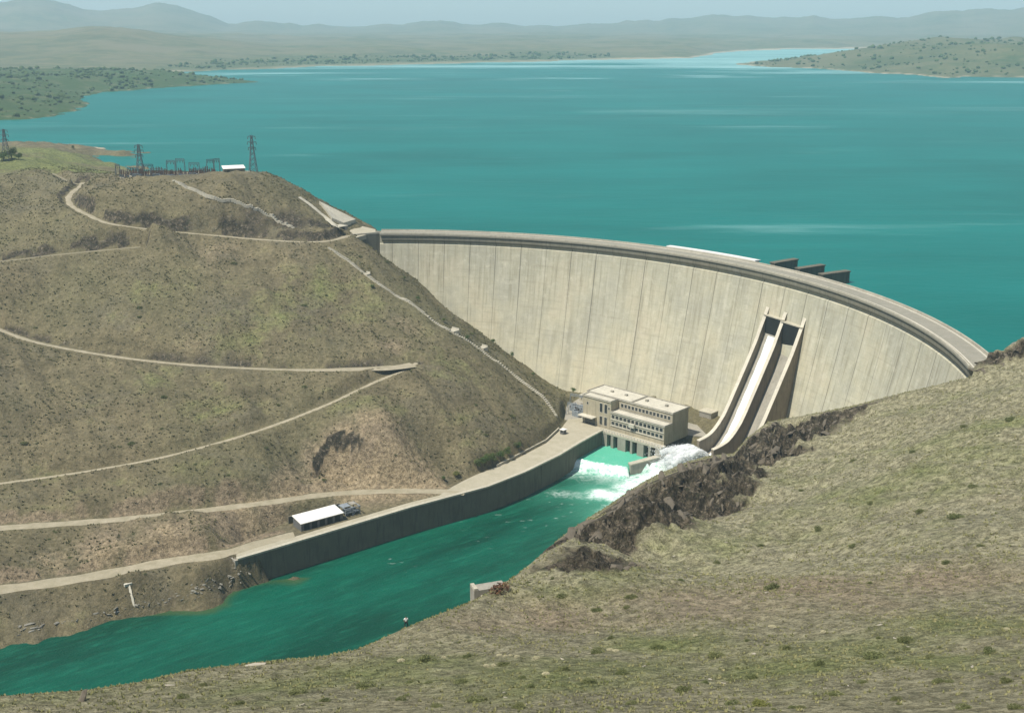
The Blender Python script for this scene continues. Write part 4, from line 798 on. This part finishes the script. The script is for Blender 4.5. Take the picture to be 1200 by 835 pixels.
# ------------------------------------------------------------------ left abutment: ramp and portal
AL = spline([hit(*p) for p in [(402,272),(393,265),(383,257),(372,248),(361,239),(351,232)]], 2.0)
ribbon('ramp_road', AL, 1.5, M['conc'], 'pale concrete ramp climbing from the left end of the crest', lift=.5)
ap = [hit(*p)+np.array([0, 0, 2.0]) for p in [(374,239.5),(417,261.5),(403,265.5),(389,259)]]; b = MB()
b.hexa([p-[0, 0, 8] for p in ap], ap); o = build('crest_apron', b, M['conc'], None, ap[1]); tag(o, 'sloping pale concrete apron wall behind the left end of the dam', 'wall')
po = at(398, 272, 5); t = thing('tunnel_portal', 'grey concrete portal house beside the left end of the dam crest', 'building', po)
u = np.array([.62, .78]); q = np.array([-.78, .62])
build('wall', MB().box(po[:2]+q*1, u, q, 4.4, 3.2, 1, 8.2), M['concgrey'], t); build('roof', MB().box(po[:2]+q*1, u, q, 4.7, 3.5, 8.2, 8.6), M['conc'], t); build('opening', MB().box(po[:2]+q*1-q*3.23, u, q, 2.0, .05, 5, 8.3), M['dark'], t)
mb = MB(); hp = at(404, 274, 4.43); aps = [at(*p, 4.43)[:2] for p in [(386,281),(408,281),(440,272),(440,268.7),(418,263.5),(404,267)]]
mb.prism(aps, 2.0, 4.46); o = build('crest_forecourt', mb, M['deck']); tag(o, 'pale paved forecourt joining the crest road to the hill road', 'pavement', kind='structure')

# ------------------------------------------------------------------ switchyard on the hilltop
PZ_ = 30.95
def pylon(base, h, w, lab, arms=3):
    t = thing('pylon', lab, 'pylon', base, 'lattice pylons of the switchyard'); B = np.array(base, float); g = .13
    c = [(-1, -1), (1, -1), (1, 1), (-1, 1)]; wid = lambda f: w*(1-f)**1.3+.45
    b = MB()
    for sx, sy in c:
        for k in range(4): f0, f1 = k/4, (k+1)/4; b.bar(B+[sx*wid(f0), sy*wid(f0), h*f0-(.5 if k == 0 else 0)], B+[sx*wid(f1), sy*wid(f1), h*f1], g)
    build('tower_legs', b, M['steel'], t); b = MB(); N = 7
    for k in range(N):
        f0, f1 = k/N, (k+1)/N
        for i in range(4):
            a, d = c[i], c[(i+1) % 4]
            b.bar(B+[a[0]*wid(f0), a[1]*wid(f0), h*f0], B+[d[0]*wid(f1), d[1]*wid(f1), h*f1], g*.6); b.bar(B+[d[0]*wid(f0), d[1]*wid(f0), h*f0], B+[a[0]*wid(f1), a[1]*wid(f1), h*f1], g*.6)
    build('bracing', b, M['steel'], t)
    for k in range(arms):
        z = h*(.97-.15*k); L2 = w*(1.15+.25*(k == 1)); b = MB()
        for s in (-1, 1): b.bar(B+[0, 0, z+.8], B+[s*L2, 0, z], g*.8); b.bar(B+[0, 0, z-.6], B+[s*L2, 0, z], g*.8)
        arm = build('cross_arm', b, M['steel'], t)
        for s in (-1, 1): build('insulator', MB().tube([B+[s*L2, 0, z], B+[s*L2, 0, z-1.6]], [.1, .22], 6), M['porcelain'], arm)
    return t
def yp(px, py): return at(px, py, PZ_)
pylon(yp(297, 202), 23, 2.0, 'tall lattice pylon beside the white roofed control house')
pylon(yp(165, 206), 19, 2.0, 'lattice pylon at the left part of the switchyard')
bp = hit(8, 188); pylon(bp, 22, 2.3, 'lattice pylon among dark trees at the left edge')
for a, b_, h, lab in [((196,205),(206,205.3),9,'tall switchyard gantry left of the middle of the yard'),((207,204),(217,204.3),9.5,'tallest switchyard gantry in the middle of the yard'),((243,204),(251,203.5),9,'switchyard gantry left of the control house'),((251.5,203),(258,202.6),9,'switchyard gantry touching the control house'),((177,209),(192,209.5),6,'low switchyard gantry in front of the left pylon'),((222,203),(234,203),6.5,'switchyard gantry between the two tall pairs'),((136,206),(141,206),7,'narrow switchyard gantry at the left end of the yard'),((150,207),(163,207),5.5,'low switchyard gantry at the foot of the left pylon'),((168,205),(180,205),6.5,'switchyard gantry right of the left pylon'),((228,207),(240,207),5,'low switchyard gantry at the front of the yard')]:
    gantry(yp(*a), yp(*b_), h, lab, 'switchyard gantries', 'steel', .13)
bk = None
for k in range(64):
    px = 142+k*1.78+random.uniform(-1, 1); py = 207.5-random.uniform(-2.2, 2.5)-max(0, (px-215)*.03); p = yp(px, py)
    if bk is None:
        bk = thing('circuit_breaker', 'dark insulated switchgear post standing in the switchyard', 'switchgear', p, 'switchgear posts in the switchyard')
        build('base', MB().box(p, (1, 0), (0, 1), .7, .5, p[2], p[2]+1.5), M['steel'], bk)
        for s in (-.5, .5): build('insulator', MB().tube([p+[s, 0, 1.5], p+[s, 0, 4.2]], [.28, .2], 7), M['porcelain'], bk)
    else: dup(bk, p, random.uniform(-.4, .4), random.uniform(.75, 1.25))
tr = None
for px, py in [(183,209.5),(200,211),(214,210.5),(226,209),(160,209.5)]:
    p = yp(px, py)
    if tr is None:
        tr = thing('yard_transformer', 'dark transformer on the front edge of the switchyard', 'transformer', p, 'transformers in the switchyard')
        build('tank', MB().box(p, (1, 0), (0, 1), 1.9, 1.3, p[2], p[2]+3.0), M['steel'], tr); build('radiator', MB().box(p[:2]+[2.3, 0], (1, 0), (0, 1), .35, 1.1, p[2]+.4, p[2]+2.6), M['grey'], tr); build('bushing', MB().tube([p+[0, 0, 3], p+[0, 0, 4.9]], [.25, .12], 7), M['porcelain'], tr)
    else: dup(tr, p, random.uniform(-.2, .2), random.uniform(.85, 1.15))
hc = yp(274, 203.5); t = thing('control_house', 'low dark control house with a bright white roof on the hilltop', 'building', hc); u = np.array([.93, .36]); q = np.array([-.36, .93])
build('wall', MB().box(hc, u, q, 6.4, 3.2, PZ_-.5, PZ_+3.4), M['concdark'], t); b = MB(); h0 = [hc[:2]+u*sx*6.9+q*sy*3.7 for sx, sy in ((-1, -1), (1, -1), (1, 1), (-1, 1))]
b.hexa([(*h0[0], PZ_+3.4), (*h0[1], PZ_+3.4), (*h0[2], PZ_+4.6), (*h0[3], PZ_+4.6)], [(*h0[0], PZ_+3.65), (*h0[1], PZ_+3.65), (*h0[2], PZ_+4.85), (*h0[3], PZ_+4.85)]); build('roof', b, M['white'], t)
for k in (-1, 0, 1): build('window', MB().box(hc[:2]+u*k*3.6-q*3.23, u, q, .8, .04, PZ_+1.2, PZ_+2.4), M['glass'], t)
b = MB(); fp = [yp(*p) for p in [(128,210.5),(150,211.5),(190,212.5),(235,212),(262,209.5)]]
for i in range(len(fp)-1):
    a, c = fp[i], fp[i+1]; m = max(2, int(np.hypot(*(c-a)[:2])/3.5))
    for k in range(m): p = a+(c-a)*k/m; b.bar(p-[0, 0, .8], p+[0, 0, 2.1], .06)
    for z in (.9, 2.0): b.bar(a+[0, 0, z], c+[0, 0, z], .035)
o = build('yard_fence', b, M['steel'], None, fp[0]); tag(o, 'thin wire fence along the front of the switchyard', 'fence')

# ------------------------------------------------------------------ small concrete things on the banks
p = atd(572, 693, 214); p[2] = hgt(p[0], p[1]); t = thing('concrete_footing', 'stepped pale concrete footing on the right slope above the river', 'concrete block', p)
fu = np.array([.94, .34]); fv = np.array([-.34, .94])
build('block', MB().box(p, fu, fv, 3.0, 1.2, p[2]-4, p[2]+1.4), M['concgrey'], t); build('step', MB().box(p[:2]+fu*.5-fv*1.75, fu, fv, 2.3, .54, p[2]-4, p[2]+.4), M['conc'], t); build('upstand', MB().box(p[:2]-fu*2.65, fu, fv, .34, 1.2, p[2]+1.403, p[2]+1.8), M['conc'], t)
p = hit(150, 684); t = thing('drain_chute', 'white concrete drain running down the river bank below the road', 'drain', p); tgt = hit(157, 712)
build('head', MB().box(p, sl, sn, 1.4, .6, p[2]-.6, p[2]+.35), M['concwhite'], t); b = MB(); prev = None
for k in range(8):
    wk = random.uniform(.35, .65); a = p+(tgt-p)*k/8; c = p+(tgt-p)*(k+1)/8; a = np.array([a[0], a[1], hgt(*a[:2])+.12]); c = np.array([c[0], c[1], hgt(*c[:2])+.12])
    b.hexa([(a[0]-wk, a[1], a[2]-1), (a[0]+wk, a[1], a[2]-1), (c[0]+wk, c[1], c[2]-1), (c[0]-wk, c[1], c[2]-1)], [(a[0]-wk, a[1], a[2]+.1), (a[0]+wk, a[1], a[2]+.1), (c[0]+wk, c[1], c[2]+.1), (c[0]-wk, c[1], c[2]+.1)])
build('channel', b, M['concwhite'], t)

# ------------------------------------------------------------------ plants
def leaf_clump(b, c, r, h, nl, sz):
    for k in range(nl):
        a = random.uniform(0, 2*math.pi); rr = r*math.sqrt(random.random()); z = h*random.random()**.8*math.sqrt(max(0, 1-(rr/r)**2*.8))
        p = Vector((c[0]+rr*math.cos(a), c[1]+rr*math.sin(a), c[2]+z)); d1 = Vector((random.gauss(0, 1), random.gauss(0, 1), random.gauss(0, .7))).normalized()*sz; d2 = Vector((random.gauss(0, 1), random.gauss(0, 1), random.gauss(0, .7))).normalized()*sz
        i = len(b.v); b.v += [tuple(p-d1*.5), tuple(p+d1*.5), tuple(p+d2)]; b.f.append((i, i+1, i+2))
def raw_mesh(name, b, mat):
    me = bpy.data.meshes.new(name); me.from_pydata(b.v, [], b.f); me.materials.append(mat); return me
SHR = []
for k in range(5):
    b = MB(); leaf_clump(b, (0, 0, -.05), 1.0, random.uniform(.5, .8), 520, .15)
    for j in range(3): leaf_clump(b, (random.uniform(-.6, .6), random.uniform(-.6, .6), 0), .55, random.uniform(.4, .95), 170, .14)
    SHR.append(raw_mesh('shrub', b, M['shrub'] if k < 4 else M['olive']))
def put_shrub(p, s, mesh, label, grp, name='shrub', cat='shrub'):
    o = bpy.data.objects.new(name, mesh); COL.objects.link(o); o.location = tuple(map(float, p)); o.rotation_euler = (0, 0, random.uniform(0, 6.28)); o.scale = (s*random.uniform(.9, 1.3), s*random.uniform(.8, 1.1), s*random.uniform(.7, 1)); return tag(o, label, cat, grp)
FG = 'low olive shrubs dotted over the near slope'; FL = 'low dark green shrub growing on the near grassy slope'
for px, py, w in [(1062,752,24),(1025,770,26),(700,765,14),(905,690,22),(1120,606,20),(880,795,16),(770,760,18),(500,775,20),(430,805,26),(470,820,14),(560,822,24),(350,812,20),(215,818,14),(610,830,18),(690,800,20),(980,815,18),(1100,800,18),(960,780,16),(840,770,18),(1160,765,18),(1180,800,18),(1130,830,20),(1050,820,14),(740,825,18),(800,810,22),(660,785,16),(590,780,14),(540,800,18),(380,822,14),(280,825,16),(130,825,14),(1090,770,14),(920,760,14),(730,790,18),(480,800,12),(620,805,14),(860,825,18),(1010,800,14),(1190,830,18),(1185,492,14),(1140,570,12),(1080,600,12),(1020,590,10),(960,620,12),(740,700,18),(700,715,14),(660,700,16),(735,712,10),(840,660,12),(1000,640,12),(1110,660,14),(1150,640,10),(890,640,10),(1070,530,10),(1130,500,10),(1000,540,9),(940,575,9)]:
    p = hit(px, py); s = w/2*np.hypot(p[1], p[2]-CAM_H)/FPX*.95; put_shrub(p-[0, 0, .1*s], s, SHR[random.randrange(4)], FL, FG)
for k in range(130):
    px = random.uniform(40, 1200); py = random.choice([random.uniform(738, 832), random.uniform(738, 832), random.uniform(590, 740)]); p = hit(px, py)
    if p[1] > 330 or p[2] < 0 or fbm(np.array([p[0]]), np.array([p[1]]), 14, 3, off=19)[0] < random.uniform(-.35, .3): continue
    s_ = random.choice([.22, .28, .35, .45, .6]); put_shrub(p-[0, 0, .1*s_], s_, SHR[random.randrange(4)], FL, FG)
b = MB(); leaf_clump(b, (0, 0, 0), 1.0, .8, 420, .2); PT = raw_mesh('tussock', b, M['straw'])
for px, py in [(585,768),(592,769),(598,768),(606,770),(570,781),(578,780),(628,772),(715,762),(722,763),(470,775),(520,771),(965,741),(1180,738),(905,735),(640,790),(815,745),(700,742)]:
    p = hit(px, py); put_shrub(p, random.uniform(.3, .55), PT, 'pale straw coloured tussock on the near slope', 'pale dry tussocks on the near slope', 'tussock', 'grass tuft')
p = hit(893, 827); put_shrub(p, .75, SHR[4], 'yellow green flowering bush at the bottom of the near slope', None)
p = hit(585, 693); b = MB(); leaf_clump(b, (0, 0, 0), 1.0, 1.0, 320, .2); put_shrub(p, 1.7, raw_mesh('bush', b, M['redbush']), 'reddish brown twiggy bush beside the concrete footing', None, 'bush', 'bush')
LG = 'dark shrubs dotted over the left hillside'; LL = 'small dark shrub growing on the left hillside across the river'
cnt = 0
while cnt < 130:
    px = random.uniform(0, 640); py = random.uniform(230, 690)
    p = hit(px, py)
    if p[1] > 900 or p[2] < TW+2 or p[2] > 40 or grid_sample(ROADG, p[0], p[1])[0] < 1.2 or (p[0] > -60 and p[1] < 430) or (p[2] < DECK+.3 and p[1] > 440): continue
    if fbm(np.array([p[0]]), np.array([p[1]]), 40, 3, off=6)[0] < random.uniform(-.6, .3): continue
    put_shrub(p, random.choice([.35, .45, .55, .65, .8, 1.0, 1.5]), SHR[random.randrange(4)], LL, LG); cnt += 1
def tree(px, py, h, r, label, grp=None, mat='tree', name='tree', p=None, nl=900):
    p = hit(px, py) if p is None else np.array(p, float); t = thing(name, label, 'tree', p, grp); th = h*.35
    b = MB().tube([p+[0, 0, -.4], p+[.1, 0, th], p+[.2, .1, h*.8]], [h*.03+.04, h*.022+.03, .03], 7)
    for k in range(5): a = k*1.3; b.tube([p+[.1, 0, th+k*.05*h], p+[math.cos(a)*r*.6, math.sin(a)*r*.6, th+h*(.15+.07*k)]], [.05+h*.006, .02], 5)
    build('trunk', b, M['bark'], t); b = MB()
    for k in range(9):
        a = random.uniform(0, 6.28); q = r*.62*math.sqrt(random.random()); leaf_clump(b, (p[0]+q*math.cos(a), p[1]+q*math.sin(a), p[2]+th*.7+random.uniform(0, h*.42)), r*random.uniform(.42, .62), h*.34, nl//9, max(.22, r*.16))
    me = raw_mesh('crown', MBshift(b, p), M[mat]); o = bpy.data.objects.new('crown', me); COL.objects.link(o); o.parent = t; return t
def MBshift(b, p): b.v = [tuple(np.array(v)-p) for v in b.v]; return b
for k, (px, py, h, r) in enumerate([(560,549,4.6,2.3),(568,546,5.4,2.4),(577,543,5.0,2.4),(586,539,5.2,2.2),(595,534,4.6,2.0),(608,527,3.8,1.6),(572,541,4.2,2.2)]):
    tree(px, py, h, r, 'dark green bushy tree in the row beside the paved river bank', 'trees along the paved river bank')
tree(535, 560, 2.8, 2.0, 'yellow green bush at the left end of the river bank trees', None, 'olive')
tree(520, 563, 2.0, 1.0, 'small dark sapling left of the yellow green bush', None)
tree(600, 420, 4.6, 1.3, 'slim dark sapling standing out against the dam face', None)
for px, py, h, r, lab in [(548,398,2.6,1.5,'dark bush beside the stairway platform on the ridge'),(578,402,2.6,1.6,'rounded dark bush on the ridge edge against the dam'),(625,440,2.2,1.4,'dark bush low on the ridge edge near the dam foot'),(520,378,2.4,1.4,'dark bush on the ridge edge above the stairway hut'),(490,352,2.4,1.3,'dark bush high on the ridge edge near the dam'),(474,328,2.2,.9,'thin upright bush near the top of the ridge edge'),(436,338,2,1.2,'dark bush just below the dam thrust block'),(672,459,2.4,1.6,'dark bush between the ridge foot and the transformers')]:
    tree(px, py, h, r, lab, None)
for px, py, h, r, lab in [(4,189,8,4.6,'broad dark tree at the left edge beyond the hill'),(14,187,9,4.2,'tall dark tree beside the left edge pylon'),(22,187,5,3.0,'small dark tree at the right of the left edge trees'),(86,175,4.2,1.9,'lone small dark tree on the low spit by the water')]:
    tree(px, py, h, r, lab, None)
# ground cover: one mass of small tussocks
b = MB(); made = 0
def tuft(b, p, s):
    for k in range(6):
        a = random.uniform(0, 6.28); d = Vector((math.cos(a), math.sin(a), 0)); e = Vector((-d.y, d.x, 0)); c = Vector(p)+d*s*random.uniform(.1, .6); i = len(b.v)
        b.v += [tuple(c-e*s*.35-Vector((0, 0, .05))), tuple(c+e*s*.35-Vector((0, 0, .05))), tuple(c+d*s*.3+Vector((0, 0, s*random.uniform(.5, .95))))]; b.f.append((i, i+1, i+2))
def scatter(b, N, x0, x1, y0, y1, smin, smax, cond):
    xs = RNG.uniform(x0, x1, N*4); ys = RNG.uniform(y0, y1, N*4); zz = grid_sample(ZG, xs, ys); rd = grid_sample(ROADG, xs, ys); nz_ = fbm(xs, ys, 25, 3)
    ok = (rd > .8) & (grid_sample(ROCKG, xs, ys) < .5) & cond(xs, ys, zz) & (nz_+RNG.uniform(-.5, .5, N*4) > -.15)
    for i in np.where(ok)[0][:N]: tuft(b, (xs[i], ys[i], zz[i]), RNG.uniform(smin, smax))
fov = lambda x, y: np.abs(x) < .46*y+6
scatter(b, 12000, -75, 90, 92, 205, .10, .36, lambda x, y, z: fov(x, y))
scatter(b, 6500, -30, 200, 185, 430, .18, .55, lambda x, y, z: fov(x, y) & (z > -40) & (y < 430))
gb = build('ground_cover', b, M['grassm']); tag(gb, 'dry tussocks covering the near slope', 'grass', kind='stuff')
b = MB(); scatter(b, 24000, -330, 30, 380, 900, .3, .95, lambda x, y, z: fov(x, y) & (z > -80) & (x < -.2*(430-y)*(-1)+500) & (z < 34) & ((y > 440) | (x < -60)))
gb = build('ground_cover', b, M['scrub']); tag(gb, 'small dark scrub covering the left hillside', 'scrub', kind='stuff')

b = MB(); made = 0
def wood_clump(b, x, y, z, r): blobm(b, (x, y, z+r*.45), r, random.uniform(.55, .9), .35)
WT_ = wood*smooth(1.0, 3.0, Z); cand = np.where((WT_ > .25) & (np.abs(AZV) < .45))[0]; pr = WT_[cand]*np.gradient(RR)[cand % len(RR)]*R_[cand]; pr /= pr.sum()
for i in RNG.choice(cand, 6500, p=pr):
    x = X[i]+RNG.normal(0, 14); y = Y[i]+RNG.normal(0, 14); z = hgt(x, y)
    if z < .8 or fbm(np.array([x]), np.array([y]), 90, 4, off=14)[0] < RNG.uniform(-.25, .35): continue
    wood_clump(b, x, y, z, RNG.choice([1.2, 1.6, 2.0, 2.6, 3.4, 5.0])*(1+max(0, np.hypot(x, y)-2500)/4000))
o = build('far_wood', b, M['wood']); tag(o, 'dark green woods along the far shores of the reservoir', 'wood', kind='stuff')
# ------------------------------------------------------------------ rocks
import bmesh
RK = []
for k in range(9):
    bm = bmesh.new(); sx, sy, sz_ = random.uniform(1.0, 1.7), random.uniform(.5, .8), random.uniform(.55, .95)
    for q in range(22):
        v = Vector((random.gauss(0, 1), random.gauss(0, 1), random.gauss(0, 1))).normalized()*random.uniform(.75, 1.1); bm.verts.new((v.x*sx, v.y*sy, v.z*sz_))
    r_ = bmesh.ops.convex_hull(bm, input=bm.verts); bmesh.ops.delete(bm, geom=[g for g in r_['geom_interior'] if isinstance(g, bmesh.types.BMVert)], context='VERTS')
    bm.verts.index_update(); b = MB(); b.v = [tuple(v.co) for v in bm.verts]; b.f = [tuple(v.index for v in f.verts) for f in bm.faces]; bm.free(); RK.append(b)
RKD = [raw_mesh('rock', b, M['rock']) for b in RK]; RKG = [raw_mesh('boulder', b, M['greystone']) for b in RK]; RKP = [raw_mesh('stone', b, M['stone']) for b in RK]
def rock(p, s, mesh, label, grp, name='rock', tilt=.3, az=None):
    o = bpy.data.objects.new(name, mesh); COL.objects.link(o); o.location = tuple(map(float, p)); o.rotation_euler = (random.uniform(-tilt, tilt), random.uniform(-tilt, tilt), random.uniform(0, 6.28) if az is None else az); o.scale = (s*random.uniform(.9, 1.7), s*random.uniform(.6, 1.0), s*random.uniform(.45, .75)); return tag(o, label, 'rock', grp)
RG = 'dark jagged rocks of the outcrop on the right ridge'; RL = 'dark jagged rock in the outcrop along the right ridge'
c_ = 0
slo, shi = np.min(STRIP, 0), np.max(STRIP, 0)
while c_ < 285:
    x_, y_ = random.uniform(slo[0], shi[0]), random.uniform(slo[1], shi[1])
    if grid_sample(ROCKG, x_, y_)[0] < .55 or fbm(np.array([x_]), np.array([y_]), 18, 3, off=3)[0] < random.uniform(-.5, .25): continue
    s_ = random.choice([.5, .6, .8, 1.0, 1.2, 1.5, 2.0, 2.6]); rock((x_, y_, hgt(x_, y_)-.1*s_), s_, RKD[c_ % 9], RL, RG, az=math.atan2(.91, .42)+random.gauss(0, .35)); c_ += 1
for k in range(26):
    px, py = random.choice([(1145,432),(1158,428),(1170,424),(1185,416),(1198,411),(1150,436)]); p = hit(px+random.gauss(0, 6), py+random.gauss(0, 2.5))
    if p[1] < 380: continue
    rock(p-[0, 0, .2], random.uniform(.6, 1.5), RKD[k % 7], 'dark rock heaped at the right end of the dam crest', 'dark rocks at the right end of the crest')
p = at(1193, 404, 1.0); rock(p, 3.2, RKP[2], 'pale rounded rock at the water edge beyond the crest end', None)
for k in range(110):
    px = random.uniform(225, 292) if k < 40 else random.uniform(20, 250); py = np.interp(px, [0, 100, 200, 270, 300], [745, 728, 706, 684, 674])+random.gauss(-4, 5 if k < 40 else 3); p = hit(px, py)
    if p[2] < TW-.5: continue
    rock(p-[0, 0, .2], random.choice([.3, .4, .5, .6, .8, 1.0]), RKG[k % 9], 'grey boulder at the water edge below the riverside road', 'grey boulders along the left water edge', 'boulder')
for k in range(150):
    px = random.uniform(200, 1200); py = random.uniform(560, 832); p = hit(px, py)
    if p[1] > 330 or p[2] < 0: continue
    rock(p-[0, 0, .05], random.choice([.10, .13, .16, .2, .28, .4]), RKP[k % 7], 'small pale stone lying on the near slope', 'pale stones on the near slope', 'stone')
p = hit(300, 779); rock(p, 1.0, RKP[3], 'large pale boulder on the near edge above the river', None, 'boulder')
p = hit(95, 822); rock(p, .8, RKD[1], 'dark rock at the lower left corner slope', None)

# ------------------------------------------------------------------ person on the slope edge
pp = [q for q in (hit(476, y_) for y_ in np.arange(722, 760, .5)) if np.hypot(q[0], q[1]) < 215][0]; pn = thing('person', 'person in a white shirt and dark trousers standing at the slope edge', 'person', pp)
def skin(name, J, E_, mat, parent, sub=1):
    me = bpy.data.meshes.new(name); me.from_pydata([j[:3] for j in J], E_, []); o = bpy.data.objects.new(name, me); COL.objects.link(o); o.parent = parent
    md = o.modifiers.new('skin', 'SKIN'); sv = me.skin_vertices[0].data if me.skin_vertices else None
    if sv is None:
        bpy.context.view_layer.objects.active = o; sv = me.skin_vertices[0].data
    for i, j in enumerate(J): r = j[3]; sv[i].radius = r if isinstance(r, tuple) else (r, r); sv[i].use_root = (i == 0)
    s_ = o.modifiers.new('sub', 'SUBSURF'); s_.levels = sub; s_.render_levels = sub; me.materials.append(mat); return o
J = [(0,0,.95,(.15,.11)),(0,0,1.15,(.14,.10)),(0,0,1.38,(.17,.11)),(0,0,1.50,.06),(0,-.01,1.57,.085),(0,-.01,1.70,.095),(.20,0,1.42,.055),(.30,.02,1.15,.042),(.27,-.12,.93,.035),(.26,-.16,.84,.035),(-.20,0,1.42,.055),(-.31,.02,1.15,.042),(-.28,-.10,.93,.035),(-.27,-.14,.84,.035),(.11,0,.90,.09),(.17,-.03,.50,.065),(.21,.02,.09,.045),(.22,-.13,.03,.04),(-.11,0,.90,.09),(-.19,.02,.50,.065),(-.24,.05,.09,.045),(-.25,-.10,.03,.04)]
Ed = [(0,1),(1,2),(2,3),(3,4),(4,5),(2,6),(6,7),(7,8),(8,9),(2,10),(10,11),(11,12),(12,13),(0,14),(14,15),(15,16),(16,17),(0,18),(18,19),(19,20),(20,21)]
skin('body', J, Ed, M['skin'], pn)
skin('shirt', [(0,0,.95,(.18,.135)),(0,0,1.15,(.175,.13)),(0,0,1.38,(.20,.14)),(0,0,1.47,.085),(.21,0,1.43,.08),(.28,.015,1.22,.068),(-.21,0,1.43,.08),(-.29,.015,1.22,.068)], [(0,1),(1,2),(2,3),(2,4),(4,5),(2,6),(6,7)], M['shirt'], pn)
skin('trousers', [(0,0,.93,(.165,.125)),(.115,0,.86,.105),(.17,-.03,.50,.085),(.21,.02,.10,.075),(-.115,0,.86,.105),(-.19,.02,.50,.085),(-.24,.05,.10,.075)], [(0,1),(1,2),(2,3),(0,4),(4,5),(5,6)], M['trousers'], pn)
skin('hair', [(0,.02,1.72,.09),(0,.04,1.66,.08)], [(0,1)], M['hair'], pn)
pn.rotation_euler = (0, 0, math.radians(200)); pn.scale = (1.15,)*3

# ------------------------------------------------------------------ air
hb = MB().prism([(-13800, -13800), (13800, -13800), (13800, 13800), (-13800, 13800)], float(Z.min())-1.0, float(max(Z.max(), 190))+15.0)
me = bpy.data.materials.new('haze_air'); me.use_nodes = True; nt = me.node_tree; nt.nodes.remove(nt.nodes['Principled BSDF'])
pv = nt.nodes.new('ShaderNodeVolumePrincipled'); pv.inputs['Density'].default_value = 1.1e-4; pv.inputs['Color'].default_value = (.62, .88, 1.0, 1); pv.inputs['Anisotropy'].default_value = .1
nt.links.new(pv.outputs[0], nt.nodes['Material Output'].inputs['Volume'])
hz_ = build('haze', hb, me); tag(hz_, 'pale even haze in the air over the whole valley', 'haze', kind='stuff')
print('terrain', shape, 'z', Z.min(), Z.max(), 'objects', len(bpy.data.objects))
